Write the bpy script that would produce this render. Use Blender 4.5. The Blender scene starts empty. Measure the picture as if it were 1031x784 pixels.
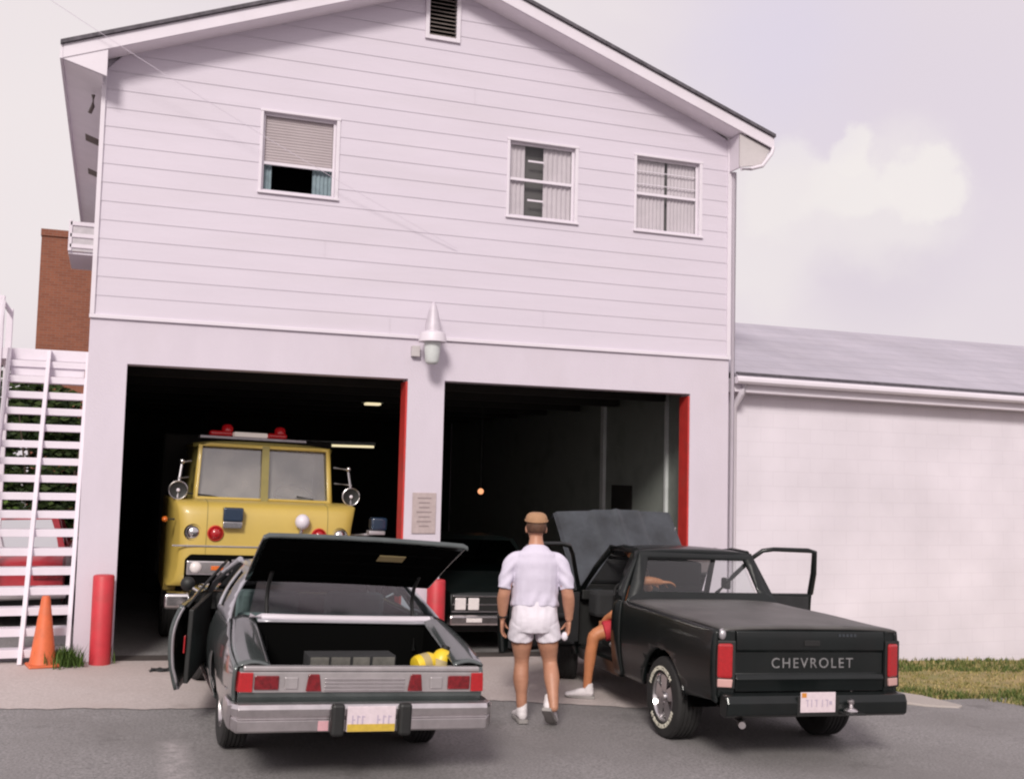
import bpy, bmesh, math, random
from math import sin, cos, pi, radians as R
from mathutils import Vector, Matrix
random.seed(7)
scene = bpy.context.scene
COL = scene.collection

# ------------------------------------------------------------------ materials
def nodes_of(m):
    m.use_nodes = True
    nt = m.node_tree
    nt.nodes.clear()
    return nt

def mat(name, col, rough=0.6, metal=0.0, var=0.0, vscale=6.0, bump=0.0, bscale=60.0, coat=0.0, spec=0.5,
        stain=None, stain_scale=1.5, stain_amt=0.3, stretch=None, emit=None, estr=0.0, col2=None):
    m = bpy.data.materials.new(name)
    nt = nodes_of(m)
    out = nt.nodes.new('ShaderNodeOutputMaterial')
    b = nt.nodes.new('ShaderNodeBsdfPrincipled')
    nt.links.new(b.outputs[0], out.inputs[0])
    b.inputs['Roughness'].default_value = rough
    b.inputs['Metallic'].default_value = metal
    b.inputs['Coat Weight'].default_value = coat
    b.inputs['Coat Roughness'].default_value = 0.08
    b.inputs['Specular IOR Level'].default_value = 0.0 if name == 'deep_shadow_black' else spec
    c4 = (*col, 1)
    b.inputs['Base Color'].default_value = c4
    tc = nt.nodes.new('ShaderNodeTexCoord')
    src = tc.outputs['Object']
    if stretch:
        mp = nt.nodes.new('ShaderNodeMapping')
        mp.inputs['Scale'].default_value = stretch
        nt.links.new(src, mp.inputs[0]); src = mp.outputs[0]
    cur = None
    if var > 0:
        n = nt.nodes.new('ShaderNodeTexNoise'); n.inputs['Scale'].default_value = vscale
        n.inputs['Detail'].default_value = 6; n.inputs['Roughness'].default_value = 0.65
        nt.links.new(src, n.inputs['Vector'])
        rp = nt.nodes.new('ShaderNodeValToRGB')
        rp.color_ramp.elements[0].position = 0.3; rp.color_ramp.elements[1].position = 0.72
        lo = [c * (1 - var) for c in col]; hi = [min(1, c * (1 + var)) for c in col]
        if col2: hi = col2
        rp.color_ramp.elements[0].color = (*lo, 1); rp.color_ramp.elements[1].color = (*hi, 1)
        nt.links.new(n.outputs['Fac'], rp.inputs[0]); cur = rp.outputs[0]
    if stain:
        n = nt.nodes.new('ShaderNodeTexNoise'); n.inputs['Scale'].default_value = stain_scale
        n.inputs['Detail'].default_value = 5
        nt.links.new(src, n.inputs['Vector'])
        rp = nt.nodes.new('ShaderNodeValToRGB')
        rp.color_ramp.elements[0].position = 0.48; rp.color_ramp.elements[1].position = 0.75
        rp.color_ramp.elements[0].color = (0, 0, 0, 1)
        rp.color_ramp.elements[1].color = (stain_amt, stain_amt, stain_amt, 1)
        nt.links.new(n.outputs['Fac'], rp.inputs[0])
        mx = nt.nodes.new('ShaderNodeMixRGB')
        nt.links.new(rp.outputs[0], mx.inputs[0])
        if cur: nt.links.new(cur, mx.inputs[1])
        else: mx.inputs[1].default_value = c4
        mx.inputs[2].default_value = (*stain, 1)
        cur = mx.outputs[0]
    if cur: nt.links.new(cur, b.inputs['Base Color'])
    if bump > 0:
        n = nt.nodes.new('ShaderNodeTexNoise'); n.inputs['Scale'].default_value = bscale
        n.inputs['Detail'].default_value = 4
        nt.links.new(tc.outputs['Object'], n.inputs['Vector'])
        bp = nt.nodes.new('ShaderNodeBump'); bp.inputs['Strength'].default_value = bump
        bp.inputs['Distance'].default_value = 0.01
        nt.links.new(n.outputs['Fac'], bp.inputs['Height']); nt.links.new(bp.outputs[0], b.inputs['Normal'])
    if emit:
        b.inputs['Emission Color'].default_value = (*emit, 1); b.inputs['Emission Strength'].default_value = estr
    return m

def glass(name, tint=(0.8, 0.85, 0.85), refl=0.18, rough=0.03, dust=0.0):
    m = bpy.data.materials.new(name)
    nt = nodes_of(m)
    out = nt.nodes.new('ShaderNodeOutputMaterial')
    mix = nt.nodes.new('ShaderNodeMixShader')
    tr = nt.nodes.new('ShaderNodeBsdfTransparent'); tr.inputs[0].default_value = (*tint, 1)
    gl = nt.nodes.new('ShaderNodeBsdfGlossy'); gl.inputs['Roughness'].default_value = rough
    fr = nt.nodes.new('ShaderNodeFresnel'); fr.inputs[0].default_value = 1.5
    ad = nt.nodes.new('ShaderNodeMath'); ad.operation = 'ADD'; ad.inputs[1].default_value = refl; ad.use_clamp = True
    nt.links.new(fr.outputs[0], ad.inputs[0]); nt.links.new(ad.outputs[0], mix.inputs[0])
    nt.links.new(tr.outputs[0], mix.inputs[1]); nt.links.new(gl.outputs[0], mix.inputs[2])
    if dust:
        tc = nt.nodes.new('ShaderNodeTexCoord'); n = nt.nodes.new('ShaderNodeTexNoise'); n.inputs['Scale'].default_value = 2.6; n.inputs['Detail'].default_value = 5
        nt.links.new(tc.outputs['Object'], n.inputs['Vector'])
        mr = nt.nodes.new('ShaderNodeMapRange'); mr.inputs[1].default_value = 0.35; mr.inputs[2].default_value = 0.7; mr.inputs[3].default_value = dust * 0.3; mr.inputs[4].default_value = dust
        nt.links.new(n.outputs['Fac'], mr.inputs[0])
        df = nt.nodes.new('ShaderNodeBsdfDiffuse'); df.inputs[0].default_value = (0.5, 0.47, 0.46, 1)
        m2 = nt.nodes.new('ShaderNodeMixShader'); nt.links.new(mr.outputs[0], m2.inputs[0]); nt.links.new(mix.outputs[0], m2.inputs[1]); nt.links.new(df.outputs[0], m2.inputs[2])
        nt.links.new(m2.outputs[0], out.inputs[0]); return m
    nt.links.new(mix.outputs[0], out.inputs[0])
    return m

M = {}
M['siding'] = mat('siding_paint', (0.585, 0.527, 0.605), 0.55, var=0.03, vscale=1.2, stain=(0.51, 0.46, 0.50), stain_scale=1.1, stain_amt=0.28, stretch=(0.5, 1, 3.0))
M['wallpaint'] = mat('painted_wall', (0.58, 0.52, 0.595), 0.7, var=0.04, vscale=1.5, bump=0.25, bscale=45, stain=(0.48, 0.425, 0.455), stain_scale=0.9, stain_amt=0.3, stretch=(1.2, 1, 0.6))
M['trim'] = mat('white_trim', (0.67, 0.615, 0.68), 0.45, var=0.03, vscale=3, stain=(0.53, 0.48, 0.51), stain_scale=2, stain_amt=0.2)
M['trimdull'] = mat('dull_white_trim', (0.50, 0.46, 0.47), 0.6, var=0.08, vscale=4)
M['shingle'] = mat('dark_shingle', (0.095, 0.085, 0.10), 0.9, var=0.4, vscale=14, bump=0.5, bscale=40)
M['greyshingle'] = None
M['redpaint'] = mat('red_paint', (0.52, 0.035, 0.03), 0.5, var=0.15, vscale=5, stain=(0.25, 0.05, 0.04), stain_scale=4, stain_amt=0.5)
M['bollardred'] = mat('bollard_red', (0.50, 0.032, 0.045), 0.5, var=0.12, vscale=6, stain=(0.26, 0.06, 0.05), stain_scale=5, stain_amt=0.5, bump=0.1, bscale=30)
M['intdark'] = mat('dark_interior', (0.018, 0.016, 0.014), 0.9, var=0.3, vscale=2)  # bay gloom put into a near black interior colour
M['intgrey'] = mat('grey_interior_wall', (0.24, 0.26, 0.24), 0.8, var=0.25, vscale=1.5, stain=(0.12, 0.12, 0.11), stain_amt=0.5)
M['intpost'] = mat('pale_interior_post', (0.60, 0.62, 0.62), 0.6, var=0.12, vscale=3)
M['blind'] = mat('window_blind', (0.39, 0.335, 0.35), 0.7, var=0.06, vscale=3)
M['curtain'] = mat('white_curtain', (0.53, 0.48, 0.52), 0.8, var=0.07, vscale=5)
M['bluecurtain'] = mat('blue_grey_curtain', (0.20, 0.26, 0.29), 0.8, var=0.2, vscale=10)
M['vent'] = mat('vent_louvre', (0.16, 0.13, 0.12), 0.7, var=0.15)
M['black'] = mat('black_plastic', (0.010, 0.010, 0.010), 0.55, var=0.2)
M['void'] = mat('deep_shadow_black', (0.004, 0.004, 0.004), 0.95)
M['rubber'] = mat('tyre_rubber', (0.016, 0.015, 0.015), 0.8, var=0.25, vscale=12)
M['chrome'] = mat('chrome', (0.62, 0.60, 0.61), 0.18, 1.0, var=0.12, vscale=6)
M['dullchrome'] = mat('weathered_chrome', (0.66, 0.62, 0.63), 0.28, 1.0, var=0.15, vscale=7)
M['silverpanel'] = mat('silver_trim_panel', (0.40, 0.37, 0.38), 0.35, 0.5, var=0.12, vscale=8)
M['steel'] = mat('galvanised_steel', (0.48, 0.45, 0.48), 0.4, 0.6, var=0.12, vscale=9)
M['greenpaint'] = mat('dark_green_metallic', (0.085, 0.10, 0.10), 0.26, 0.45, var=0.25, vscale=3, coat=1.0, stain=(0.13, 0.135, 0.13), stain_scale=3, stain_amt=0.25)
M['paleroof'] = mat('silver_faded_paint', (0.40, 0.39, 0.43), 0.3, 0.3, var=0.12, vscale=4, coat=0.6)
M['blackpaint'] = mat('black_car_paint', (0.0042, 0.0065, 0.0065), 0.36, 0.0, var=0.3, vscale=3, coat=0.25, spec=0.35, stain=(0.010, 0.010, 0.010), stain_scale=4, stain_amt=0.4)
M['hoodpaint'] = mat('sky_sheen_black_paint', (0.016, 0.020, 0.024), 0.34, 0.0, var=0.5, vscale=2.5, coat=0.35, col2=(0.05, 0.058, 0.07))  # sky reflection on the raised hood put in as lighter grey mottling
M['tonneau'] = mat('tonneau_vinyl', (0.075, 0.070, 0.069), 0.48, var=0.3, vscale=3, bump=0.25, bscale=8)
M['redlens'] = mat('red_lens', (0.36, 0.010, 0.014), 0.2, coat=0.6, var=0.15, vscale=40)
M['darkredlens'] = mat('dark_red_lens', (0.15, 0.006, 0.010), 0.25, coat=0.5, var=0.5, vscale=30)
M['whitelens'] = mat('white_lens', (0.72, 0.66, 0.66), 0.2, coat=0.5, var=0.1, vscale=30)
M['amber'] = mat('amber_lens', (0.6, 0.13, 0.02), 0.25, coat=0.5)
M['pinklens'] = mat('pale_pink_lens', (0.52, 0.30, 0.28), 0.25, coat=0.4)
M['bluelens'] = mat('blue_lens', (0.015, 0.03, 0.06), 0.2, coat=0.8)
M['tanplastic'] = mat('tan_label', (0.42, 0.33, 0.16), 0.6, var=0.1)
M['platewhite'] = mat('plate_white', (0.62, 0.52, 0.56), 0.45, var=0.08, vscale=30)
M['plateyellow'] = mat('plate_yellow', (0.52, 0.36, 0.05), 0.45, var=0.15, vscale=30)
M['plateink'] = mat('plate_ink', (0.42, 0.35, 0.44), 0.6)
M['platered'] = mat('plate_orange_sticker', (0.55, 0.22, 0.04), 0.5)
M['pinksticker'] = mat('pink_sticker', (0.55, 0.30, 0.33), 0.6, var=0.1, vscale=20)
M['letter'] = mat('grey_lettering', (0.17, 0.165, 0.17), 0.5, var=0.35, vscale=25)
M['tyreletter'] = mat('white_tyre_letter', (0.60, 0.57, 0.48), 0.7, var=0.2, vscale=20)
M['seat'] = mat('seat_cloth', (0.02, 0.02, 0.022), 0.9, var=0.2)
M['yellowtruck'] = mat('fire_engine_yellow', (0.50, 0.355, 0.08), 0.45, coat=0.2, var=0.05, vscale=2, stain=(0.40, 0.30, 0.09), stain_amt=0.25)
M['darkyellow'] = mat('olive_trim_and_shade', (0.22, 0.18, 0.05), 0.5, var=0.1)
M['yellowplastic'] = mat('yellow_plastic', (0.75, 0.52, 0.03), 0.4, var=0.08)
M['cone'] = mat('cone_orange', (0.62, 0.13, 0.045), 0.55, var=0.15, vscale=8, stain=(0.35, 0.12, 0.07), stain_amt=0.5, stain_scale=6)
M['skin'] = mat('skin', (0.44, 0.205, 0.13), 0.5, var=0.16, vscale=7, bump=0.08, bscale=60, col2=(0.52, 0.26, 0.17))
M['skintan'] = mat('tanned_skin', (0.50, 0.19, 0.085), 0.5, var=0.15, vscale=7, bump=0.08, bscale=60)
M['shirt'] = mat('pale_shirt_cloth', (0.57, 0.525, 0.635), 0.85, var=0.05, vscale=4, bump=0.25, bscale=7)
M['shorts'] = mat('white_shorts_cloth', (0.70, 0.65, 0.72), 0.85, var=0.03, vscale=5, bump=0.2, bscale=8)
M['redshorts'] = mat('red_shorts_cloth', (0.45, 0.025, 0.04), 0.8, var=0.1, vscale=6, bump=0.2, bscale=20)
M['darkshirt'] = mat('dark_shirt_cloth', (0.012, 0.012, 0.014), 0.9, var=0.2)
M['cap'] = mat('tan_cap_cloth', (0.34, 0.19, 0.105), 0.85, var=0.15, vscale=12)
M['hair'] = mat('brown_hair', (0.09, 0.04, 0.022), 0.7, var=0.3, vscale=40, bump=0.4, bscale=90)
M['shoe'] = mat('white_shoe', (0.68, 0.63, 0.65), 0.6, var=0.08, vscale=12)
M['sole'] = mat('shoe_sole', (0.26, 0.24, 0.235), 0.8, var=0.2)
M['sock'] = mat('white_sock', (0.70, 0.65, 0.66), 0.9, var=0.06)
M['strap'] = mat('black_strap', (0.02, 0.016, 0.015), 0.5)
M['eyewhite'] = mat('eye_white', (0.7, 0.7, 0.7), 0.2)
M['bark'] = mat('bark', (0.07, 0.05, 0.035), 0.9, var=0.4, vscale=10, bump=0.6, bscale=25)
M['redcar'] = mat('red_car_paint', (0.36, 0.02, 0.03), 0.3, coat=0.6, var=0.1)
M['wire'] = mat('pale_wire', (0.58, 0.52, 0.60), 0.6)
M['gauge'] = mat('notice_board', (0.42, 0.34, 0.34), 0.7, var=0.12, vscale=18)
M['gaugeink'] = mat('notice_print', (0.27, 0.215, 0.22), 0.8, var=0.1)
M['tube'] = mat('fluorescent_tube', (0.9, 0.85, 0.6), 0.5, emit=(1.0, 0.85, 0.55), estr=0.9)
M['bulb'] = mat('orange_bulb', (0.9, 0.4, 0.2), 0.4, emit=(1.0, 0.42, 0.20), estr=1.2)
M['redbeacon'] = mat('red_beacon', (0.45, 0.01, 0.01), 0.25, coat=0.6, emit=(0.6, 0.01, 0.02), estr=0.12)
M['whiteglow'] = mat('white_cover_glow', (0.75, 0.66, 0.62), 0.3, emit=(1, 0.85, 0.78), estr=0.25)  # small added glow for the light bar's speaker cover, which is no lamp
M['soffitbounce'] = mat('soffit_bounce_white', (0.86, 0.80, 0.86), 0.6, var=0.04, vscale=3)  # white raised to stand in for light bounced up under the eaves
M['lampgrey'] = mat('pale_lamp_metal', (0.52, 0.47, 0.53), 0.5, 0.1, var=0.12, vscale=9)
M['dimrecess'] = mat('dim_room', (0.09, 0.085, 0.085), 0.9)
M['tealtrim'] = mat('teal_grey_upholstery', (0.14, 0.20, 0.20), 0.9, var=0.2)
M['dimbox'] = mat('dim_grey_box', (0.10, 0.095, 0.085), 0.8, var=0.35, vscale=14)
M['brownbrick'] = None
M['g_clear'] = glass('car_glass', (0.80, 0.84, 0.84), 0.05)
M['g_rear'] = glass('rear_window_glass', (0.34, 0.46, 0.46), 0.05, 0.1)
M['g_house'] = glass('house_glass', (0.94, 0.94, 0.94), 0.0)
M['g_truck'] = glass('windshield_glass', (0.7, 0.72, 0.72), 0.20, 0.08, 0.34)

def brick_mat(name, c1, c2, mortar, scale, bw=0.22, bh=0.075, rough=0.85):
    m = bpy.data.materials.new(name); nt = nodes_of(m)
    out = nt.nodes.new('ShaderNodeOutputMaterial'); b = nt.nodes.new('ShaderNodeBsdfPrincipled')
    nt.links.new(b.outputs[0], out.inputs[0]); b.inputs['Roughness'].default_value = rough
    tc = nt.nodes.new('ShaderNodeTexCoord'); mp = nt.nodes.new('ShaderNodeMapping')
    mp.inputs['Rotation'].default_value = (R(90), 0, 0)
    nt.links.new(tc.outputs['Object'], mp.inputs[0])
    br = nt.nodes.new('ShaderNodeTexBrick')
    br.inputs['Scale'].default_value = scale
    br.inputs['Brick Width'].default_value = bw; br.inputs['Row Height'].default_value = bh
    br.inputs['Mortar Size'].default_value = 0.006
    br.inputs['Color1'].default_value = (*c1, 1); br.inputs['Color2'].default_value = (*c2, 1); br.inputs['Mortar'].default_value = (*mortar, 1)
    nt.links.new(mp.outputs[0], br.inputs['Vector'])
    n = nt.nodes.new('ShaderNodeTexNoise'); n.inputs['Scale'].default_value = 0.8; n.inputs['Detail'].default_value = 5
    nt.links.new(tc.outputs['Object'], n.inputs['Vector'])
    mx = nt.nodes.new('ShaderNodeMixRGB'); mx.blend_type = 'MULTIPLY'; mx.inputs[0].default_value = 0.35
    nt.links.new(br.outputs['Color'], mx.inputs[1]); nt.links.new(n.outputs['Color'], mx.inputs[2])
    nt.links.new(br.outputs['Color'], mx.inputs[1])
    rp = nt.nodes.new('ShaderNodeValToRGB'); rp.color_ramp.elements[0].color = (0.62, 0.62, 0.62, 1); rp.color_ramp.elements[1].color = (1.15, 1.15, 1.15, 1)
    nt.links.new(n.outputs['Fac'], rp.inputs[0]); nt.links.new(rp.outputs[0], mx.inputs[2]); mx.inputs[0].default_value = 0.8
    nt.links.new(mx.outputs[0], b.inputs['Base Color'])
    bp = nt.nodes.new('ShaderNodeBump'); bp.inputs['Strength'].default_value = 0.3; bp.inputs['Distance'].default_value = 0.005
    nt.links.new(br.outputs['Fac'], bp.inputs['Height']); bp.invert = True
    nt.links.new(bp.outputs[0], b.inputs['Normal'])
    return m
M['brownbrick'] = brick_mat('brown_brick', (0.26, 0.085, 0.045), (0.21, 0.065, 0.035), (0.22, 0.13, 0.10), 1.0)
M['blockwall'] = brick_mat('painted_block', (0.70, 0.645, 0.71), (0.69, 0.635, 0.70), (0.66, 0.605, 0.67), 1.0, 0.4, 0.2, 0.7)
M['greyshingle'] = brick_mat('grey_shingle', (0.41, 0.38, 0.445), (0.44, 0.405, 0.47), (0.36, 0.33, 0.385), 1.0, 0.3, 0.14, 0.9)

def ground_mat(name, base, agg, fine_scale, patch, patch_scale, stains=None, mark=None, rough=0.9, cracks=False, joints=None):
    m = bpy.data.materials.new(name); nt = nodes_of(m)
    L = nt.links.new
    out = nt.nodes.new('ShaderNodeOutputMaterial'); b = nt.nodes.new('ShaderNodeBsdfPrincipled')
    L(b.outputs[0], out.inputs[0]); b.inputs['Roughness'].default_value = rough
    b.inputs['Specular IOR Level'].default_value = 0.3
    tc = nt.nodes.new('ShaderNodeTexCoord'); src = tc.outputs['Object']
    def noise(scale, detail=5, r=0.6):
        n = nt.nodes.new('ShaderNodeTexNoise'); n.inputs['Scale'].default_value = scale
        n.inputs['Detail'].default_value = detail; n.inputs['Roughness'].default_value = r
        L(src, n.inputs['Vector']); return n
    def ramp(s, p0, c0, p1, c1):
        r = nt.nodes.new('ShaderNodeValToRGB'); r.color_ramp.elements[0].position = p0; r.color_ramp.elements[1].position = p1
        r.color_ramp.elements[0].color = (*c0, 1); r.color_ramp.elements[1].color = (*c1, 1); L(s, r.inputs[0]); return r.outputs[0]
    def mixc(f, a, c, mode='MIX'):
        x = nt.nodes.new('ShaderNodeMixRGB'); x.blend_type = mode
        if isinstance(f, float): x.inputs[0].default_value = f
        else: L(f, x.inputs[0])
        if isinstance(a, tuple): x.inputs[1].default_value = (*a, 1)
        else: L(a, x.inputs[1])
        if isinstance(c, tuple): x.inputs[2].default_value = (*c, 1)
        else: L(c, x.inputs[2])
        return x.outputs[0]
    f = noise(fine_scale, 8, 0.75)
    c = ramp(f.outputs['Fac'], 0.35, base, 0.68, agg)
    p = noise(patch_scale, 6)
    c = mixc(ramp(p.outputs['Fac'], 0.42, (0, 0, 0), 0.66, (0.7, 0.7, 0.7)), c, patch)
    if stains:
        s = noise(1.1, 7, 0.7)
        c = mixc(ramp(s.outputs['Fac'], 0.58, (0, 0, 0), 0.74, (0.6, 0.6, 0.6)), c, stains)
    if cracks:
        v = nt.nodes.new('ShaderNodeTexVoronoi'); v.feature = 'DISTANCE_TO_EDGE'; v.inputs['Scale'].default_value = 0.33
        nn = noise(1.5, 5)
        ad = nt.nodes.new('ShaderNodeMixRGB'); ad.blend_type = 'ADD'; ad.inputs[0].default_value = 0.5
        L(src, ad.inputs[1]); L(nn.outputs['Color'], ad.inputs[2]); L(ad.outputs[0], v.inputs['Vector'])
        c = mixc(ramp(v.outputs['Distance'], 0.0, (0.55, 0.55, 0.55), 0.006, (0, 0, 0)), c, tuple(x * 0.35 for x in base))
    if joints:
        sp = nt.nodes.new('ShaderNodeSeparateXYZ'); L(src, sp.inputs[0])
        for ax, period, off in joints:
            a = nt.nodes.new('ShaderNodeMath'); a.operation = 'ADD'; a.inputs[1].default_value = off + 100 * period; L(sp.outputs[ax], a.inputs[0])
            mo = nt.nodes.new('ShaderNodeMath'); mo.operation = 'MODULO'; mo.inputs[1].default_value = period; L(a.outputs[0], mo.inputs[0])
            c = mixc(ramp(mo.outputs[0], 0.0, (0.7, 0.7, 0.7), 0.014, (0, 0, 0)), c, tuple(x * 0.4 for x in base))
    if mark:
        sp = nt.nodes.new('ShaderNodeSeparateXYZ'); L(src, sp.inputs[0])
        def absd(o, c0, half, soft):
            a = nt.nodes.new('ShaderNodeMath'); a.operation = 'SUBTRACT'; a.inputs[1].default_value = c0; L(o, a.inputs[0])
            bb = nt.nodes.new('ShaderNodeMath'); bb.operation = 'ABSOLUTE'; L(a.outputs[0], bb.inputs[0])
            mr = nt.nodes.new('ShaderNodeMapRange'); mr.inputs[1].default_value = half; mr.inputs[2].default_value = half + soft
            mr.inputs[3].default_value = 1; mr.inputs[4].default_value = 0; L(bb.outputs[0], mr.inputs[0]); return mr.outputs[0]
        cx, cy, hx, hy = mark
        q = nt.nodes.new('ShaderNodeMath'); q.operation = 'MULTIPLY'; L(absd(sp.outputs[0], cx, hx, 0.13), q.inputs[0]); L(absd(sp.outputs[1], cy, hy, 0.25), q.inputs[1])
        w = noise(9, 6, 0.75)
        q2 = nt.nodes.new('ShaderNodeMath'); q2.operation = 'MULTIPLY'; L(q.outputs[0], q2.inputs[0]); L(ramp(w.outputs['Fac'], 0.40, (0.08, 0.08, 0.08), 0.62, (0.55, 0.55, 0.55)), q2.inputs[1])
        c = mixc(q2.outputs[0], c, (0.52, 0.47, 0.48))
    L(c, b.inputs['Base Color'])
    bp = nt.nodes.new('ShaderNodeBump'); bp.inputs['Strength'].default_value = 0.35; bp.inputs['Distance'].default_value = 0.008
    L(f.outputs['Fac'], bp.inputs['Height']); L(bp.outputs[0], b.inputs['Normal'])
    return m
M['asphalt'] = ground_mat('asphalt', (0.13, 0.122, 0.124), (0.36, 0.338, 0.342), 48, (0.175, 0.162, 0.162), 0.6, (0.075, 0.068, 0.067), mark=(0.82, -4.4, 0.02, 0.6))
M['concrete'] = ground_mat('concrete', (0.39, 0.335, 0.325), (0.57, 0.50, 0.49), 38, (0.43, 0.36, 0.345), 0.8, (0.26, 0.215, 0.205), joints=((0, 3.1, 0.9),), rough=0.85)
M['curbconc'] = ground_mat('kerb_concrete', (0.33, 0.29, 0.27), (0.42, 0.37, 0.35), 45, (0.36, 0.32, 0.30), 1.5)
M['soil'] = ground_mat('dry_lawn_soil', (0.24, 0.18, 0.085), (0.40, 0.30, 0.15), 30, (0.17, 0.17, 0.06), 1.2, (0.07, 0.09, 0.03), rough=1.0)
M['baygloom'] = ground_mat('bay_floor', (0.07, 0.058, 0.056), (0.10, 0.085, 0.08), 30, (0.05, 0.042, 0.04), 0.7, (0.02, 0.018, 0.016), rough=0.7)  # gloom inside the bays put into a darker floor colour

def leaf_mat(name, c0, c1, c2):
    m = bpy.data.materials.new(name); nt = nodes_of(m)
    out = nt.nodes.new('ShaderNodeOutputMaterial'); b = nt.nodes.new('ShaderNodeBsdfPrincipled'); nt.links.new(b.outputs[0], out.inputs[0])
    b.inputs['Roughness'].default_value = 0.7; b.inputs['Specular IOR Level'].default_value = 0.2
    g = nt.nodes.new('ShaderNodeNewGeometry'); r = nt.nodes.new('ShaderNodeValToRGB')
    r.color_ramp.elements[0].color = (*c0, 1); r.color_ramp.elements[1].color = (*c2, 1)
    e = r.color_ramp.elements.new(0.5); e.color = (*c1, 1)
    nt.links.new(g.outputs['Random Per Island'], r.inputs[0]); nt.links.new(r.outputs[0], b.inputs['Base Color'])
    return m
M['leaf'] = leaf_mat('bush_leaves', (0.03, 0.055, 0.012), (0.055, 0.10, 0.02), (0.10, 0.16, 0.035))
M['darkleaf'] = leaf_mat('dark_leaves', (0.012, 0.022, 0.008), (0.025, 0.042, 0.012), (0.05, 0.075, 0.02))
M['grassblade'] = leaf_mat('grass_blades', (0.12, 0.14, 0.04), (0.26, 0.22, 0.08), (0.44, 0.33, 0.16))
M['greengrass'] = leaf_mat('green_grass_blades', (0.04, 0.07, 0.02), (0.085, 0.12, 0.03), (0.16, 0.17, 0.05))

# ------------------------------------------------------------------ object helpers
def put(o, label=None, cat=None, group=None, kind=None):
    if label: o['label'] = label
    if cat: o['category'] = cat
    if group: o['group'] = group
    if kind: o['kind'] = kind
    return o

def empty(name, loc=(0, 0, 0), rot=(0, 0, 0), label=None, cat=None, group=None):
    o = bpy.data.objects.new(name, None); COL.objects.link(o)
    o.empty_display_size = 0.2
    o.location = loc; o.rotation_euler = rot
    return put(o, label, cat, group)

def obj(name, bm, material, parent=None, smooth=None, bevel=0.0, solid=0.0, label=None, seg=2):
    me = bpy.data.meshes.new(name)
    if solid == 0 and len(bm.faces) < 12000: bmesh.ops.recalc_face_normals(bm, faces=bm.faces)
    bm.to_mesh(me); bm.free()
    me.materials.append(material)
    o = bpy.data.objects.new(name, me); COL.objects.link(o)
    if parent: o.parent = parent
    if smooth is not None:
        for p in me.polygons: p.use_smooth = True
        if smooth < 179:
            me.set_sharp_from_angle(angle=R(smooth))
    if solid:
        s = o.modifiers.new('thickness', 'SOLIDIFY'); s.thickness = solid; s.offset = -1
    if bevel:
        b = o.modifiers.new('edge', 'BEVEL'); b.width = bevel; b.segments = seg; b.limit_method = 'ANGLE'; b.angle_limit = R(35)
    if label: o['label'] = label
    return o

def nb(): return bmesh.new()

def bx(bm, x0, x1, y0, y1, z0, z1):
    v = [bm.verts.new((x, y, z)) for x in (x0, x1) for y in (y0, y1) for z in (z0, z1)]
    for f in ((0, 1, 3, 2), (4, 6, 7, 5), (0, 4, 5, 1), (2, 3, 7, 6), (0, 2, 6, 4), (1, 5, 7, 3)):
        bm.faces.new([v[i] for i in f])
    return bm

def box(name, x0, x1, y0, y1, z0, z1, m, parent=None, bevel=0.004, label=None):
    return obj(name, bx(nb(), x0, x1, y0, y1, z0, z1), m, parent, bevel=bevel, label=label)

def hexa(bm, bot, top):
    a = [bm.verts.new(p) for p in bot]; b = [bm.verts.new(p) for p in top]
    bm.faces.new(a[::-1]); bm.faces.new(b); n = len(a)
    for i in range(n): bm.faces.new((a[i], a[(i + 1) % n], b[(i + 1) % n], b[i]))
    return bm

def prism(bm, poly, axis, a0, a1):
    def P(u, v, a):
        return (a, u, v) if axis == 'x' else ((u, a, v) if axis == 'y' else (u, v, a))
    return hexa(bm, [P(u, v, a0) for u, v in poly], [P(u, v, a1) for u, v in poly])

def frame_of(t):
    t = Vector(t).normalized()
    s = Vector((0, 0, 1)) if abs(t.z) < 0.9 else Vector((1, 0, 0))
    u = t.cross(s).normalized(); w = u.cross(t).normalized()
    return u, w

def cyl(bm, p0, p1, r0, r1=None, n=16):
    p0, p1 = Vector(p0), Vector(p1); r1 = r0 if r1 is None else r1
    u, w = frame_of(p1 - p0)
    A = [bm.verts.new(p0 + (u * cos(2 * pi * i / n) + w * sin(2 * pi * i / n)) * r0) for i in range(n)]
    B = [bm.verts.new(p1 + (u * cos(2 * pi * i / n) + w * sin(2 * pi * i / n)) * r1) for i in range(n)]
    for i in range(n): bm.faces.new((A[i], A[(i + 1) % n], B[(i + 1) % n], B[i]))
    bm.faces.new(A[::-1]); bm.faces.new(B)
    return bm

def tube(bm, pts, r, n=8, closed=False):
    pts = [Vector(p) for p in pts]; rings = []; N = len(pts)
    up = None
    for k, p in enumerate(pts):
        a = pts[k - 1] if (k > 0 or closed) else p
        b = pts[(k + 1) % N] if (k < N - 1 or closed) else p
        t = (b - a).normalized()
        if up is None: u, w = frame_of(t)
        else:
            u = (up - t * up.dot(t)).normalized(); w = t.cross(u).normalized()
        up = u
        rr = r[k] if isinstance(r, (list, tuple)) else r
        rings.append([bm.verts.new(p + (u * cos(2 * pi * i / n) + w * sin(2 * pi * i / n)) * rr) for i in range(n)])
    for k in range(N if closed else N - 1):
        A, B = rings[k], rings[(k + 1) % N]
        for i in range(n): bm.faces.new((A[i], A[(i + 1) % n], B[(i + 1) % n], B[i]))
    if not closed:
        bm.faces.new(rings[0][::-1]); bm.faces.new(rings[-1])
    return bm

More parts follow.
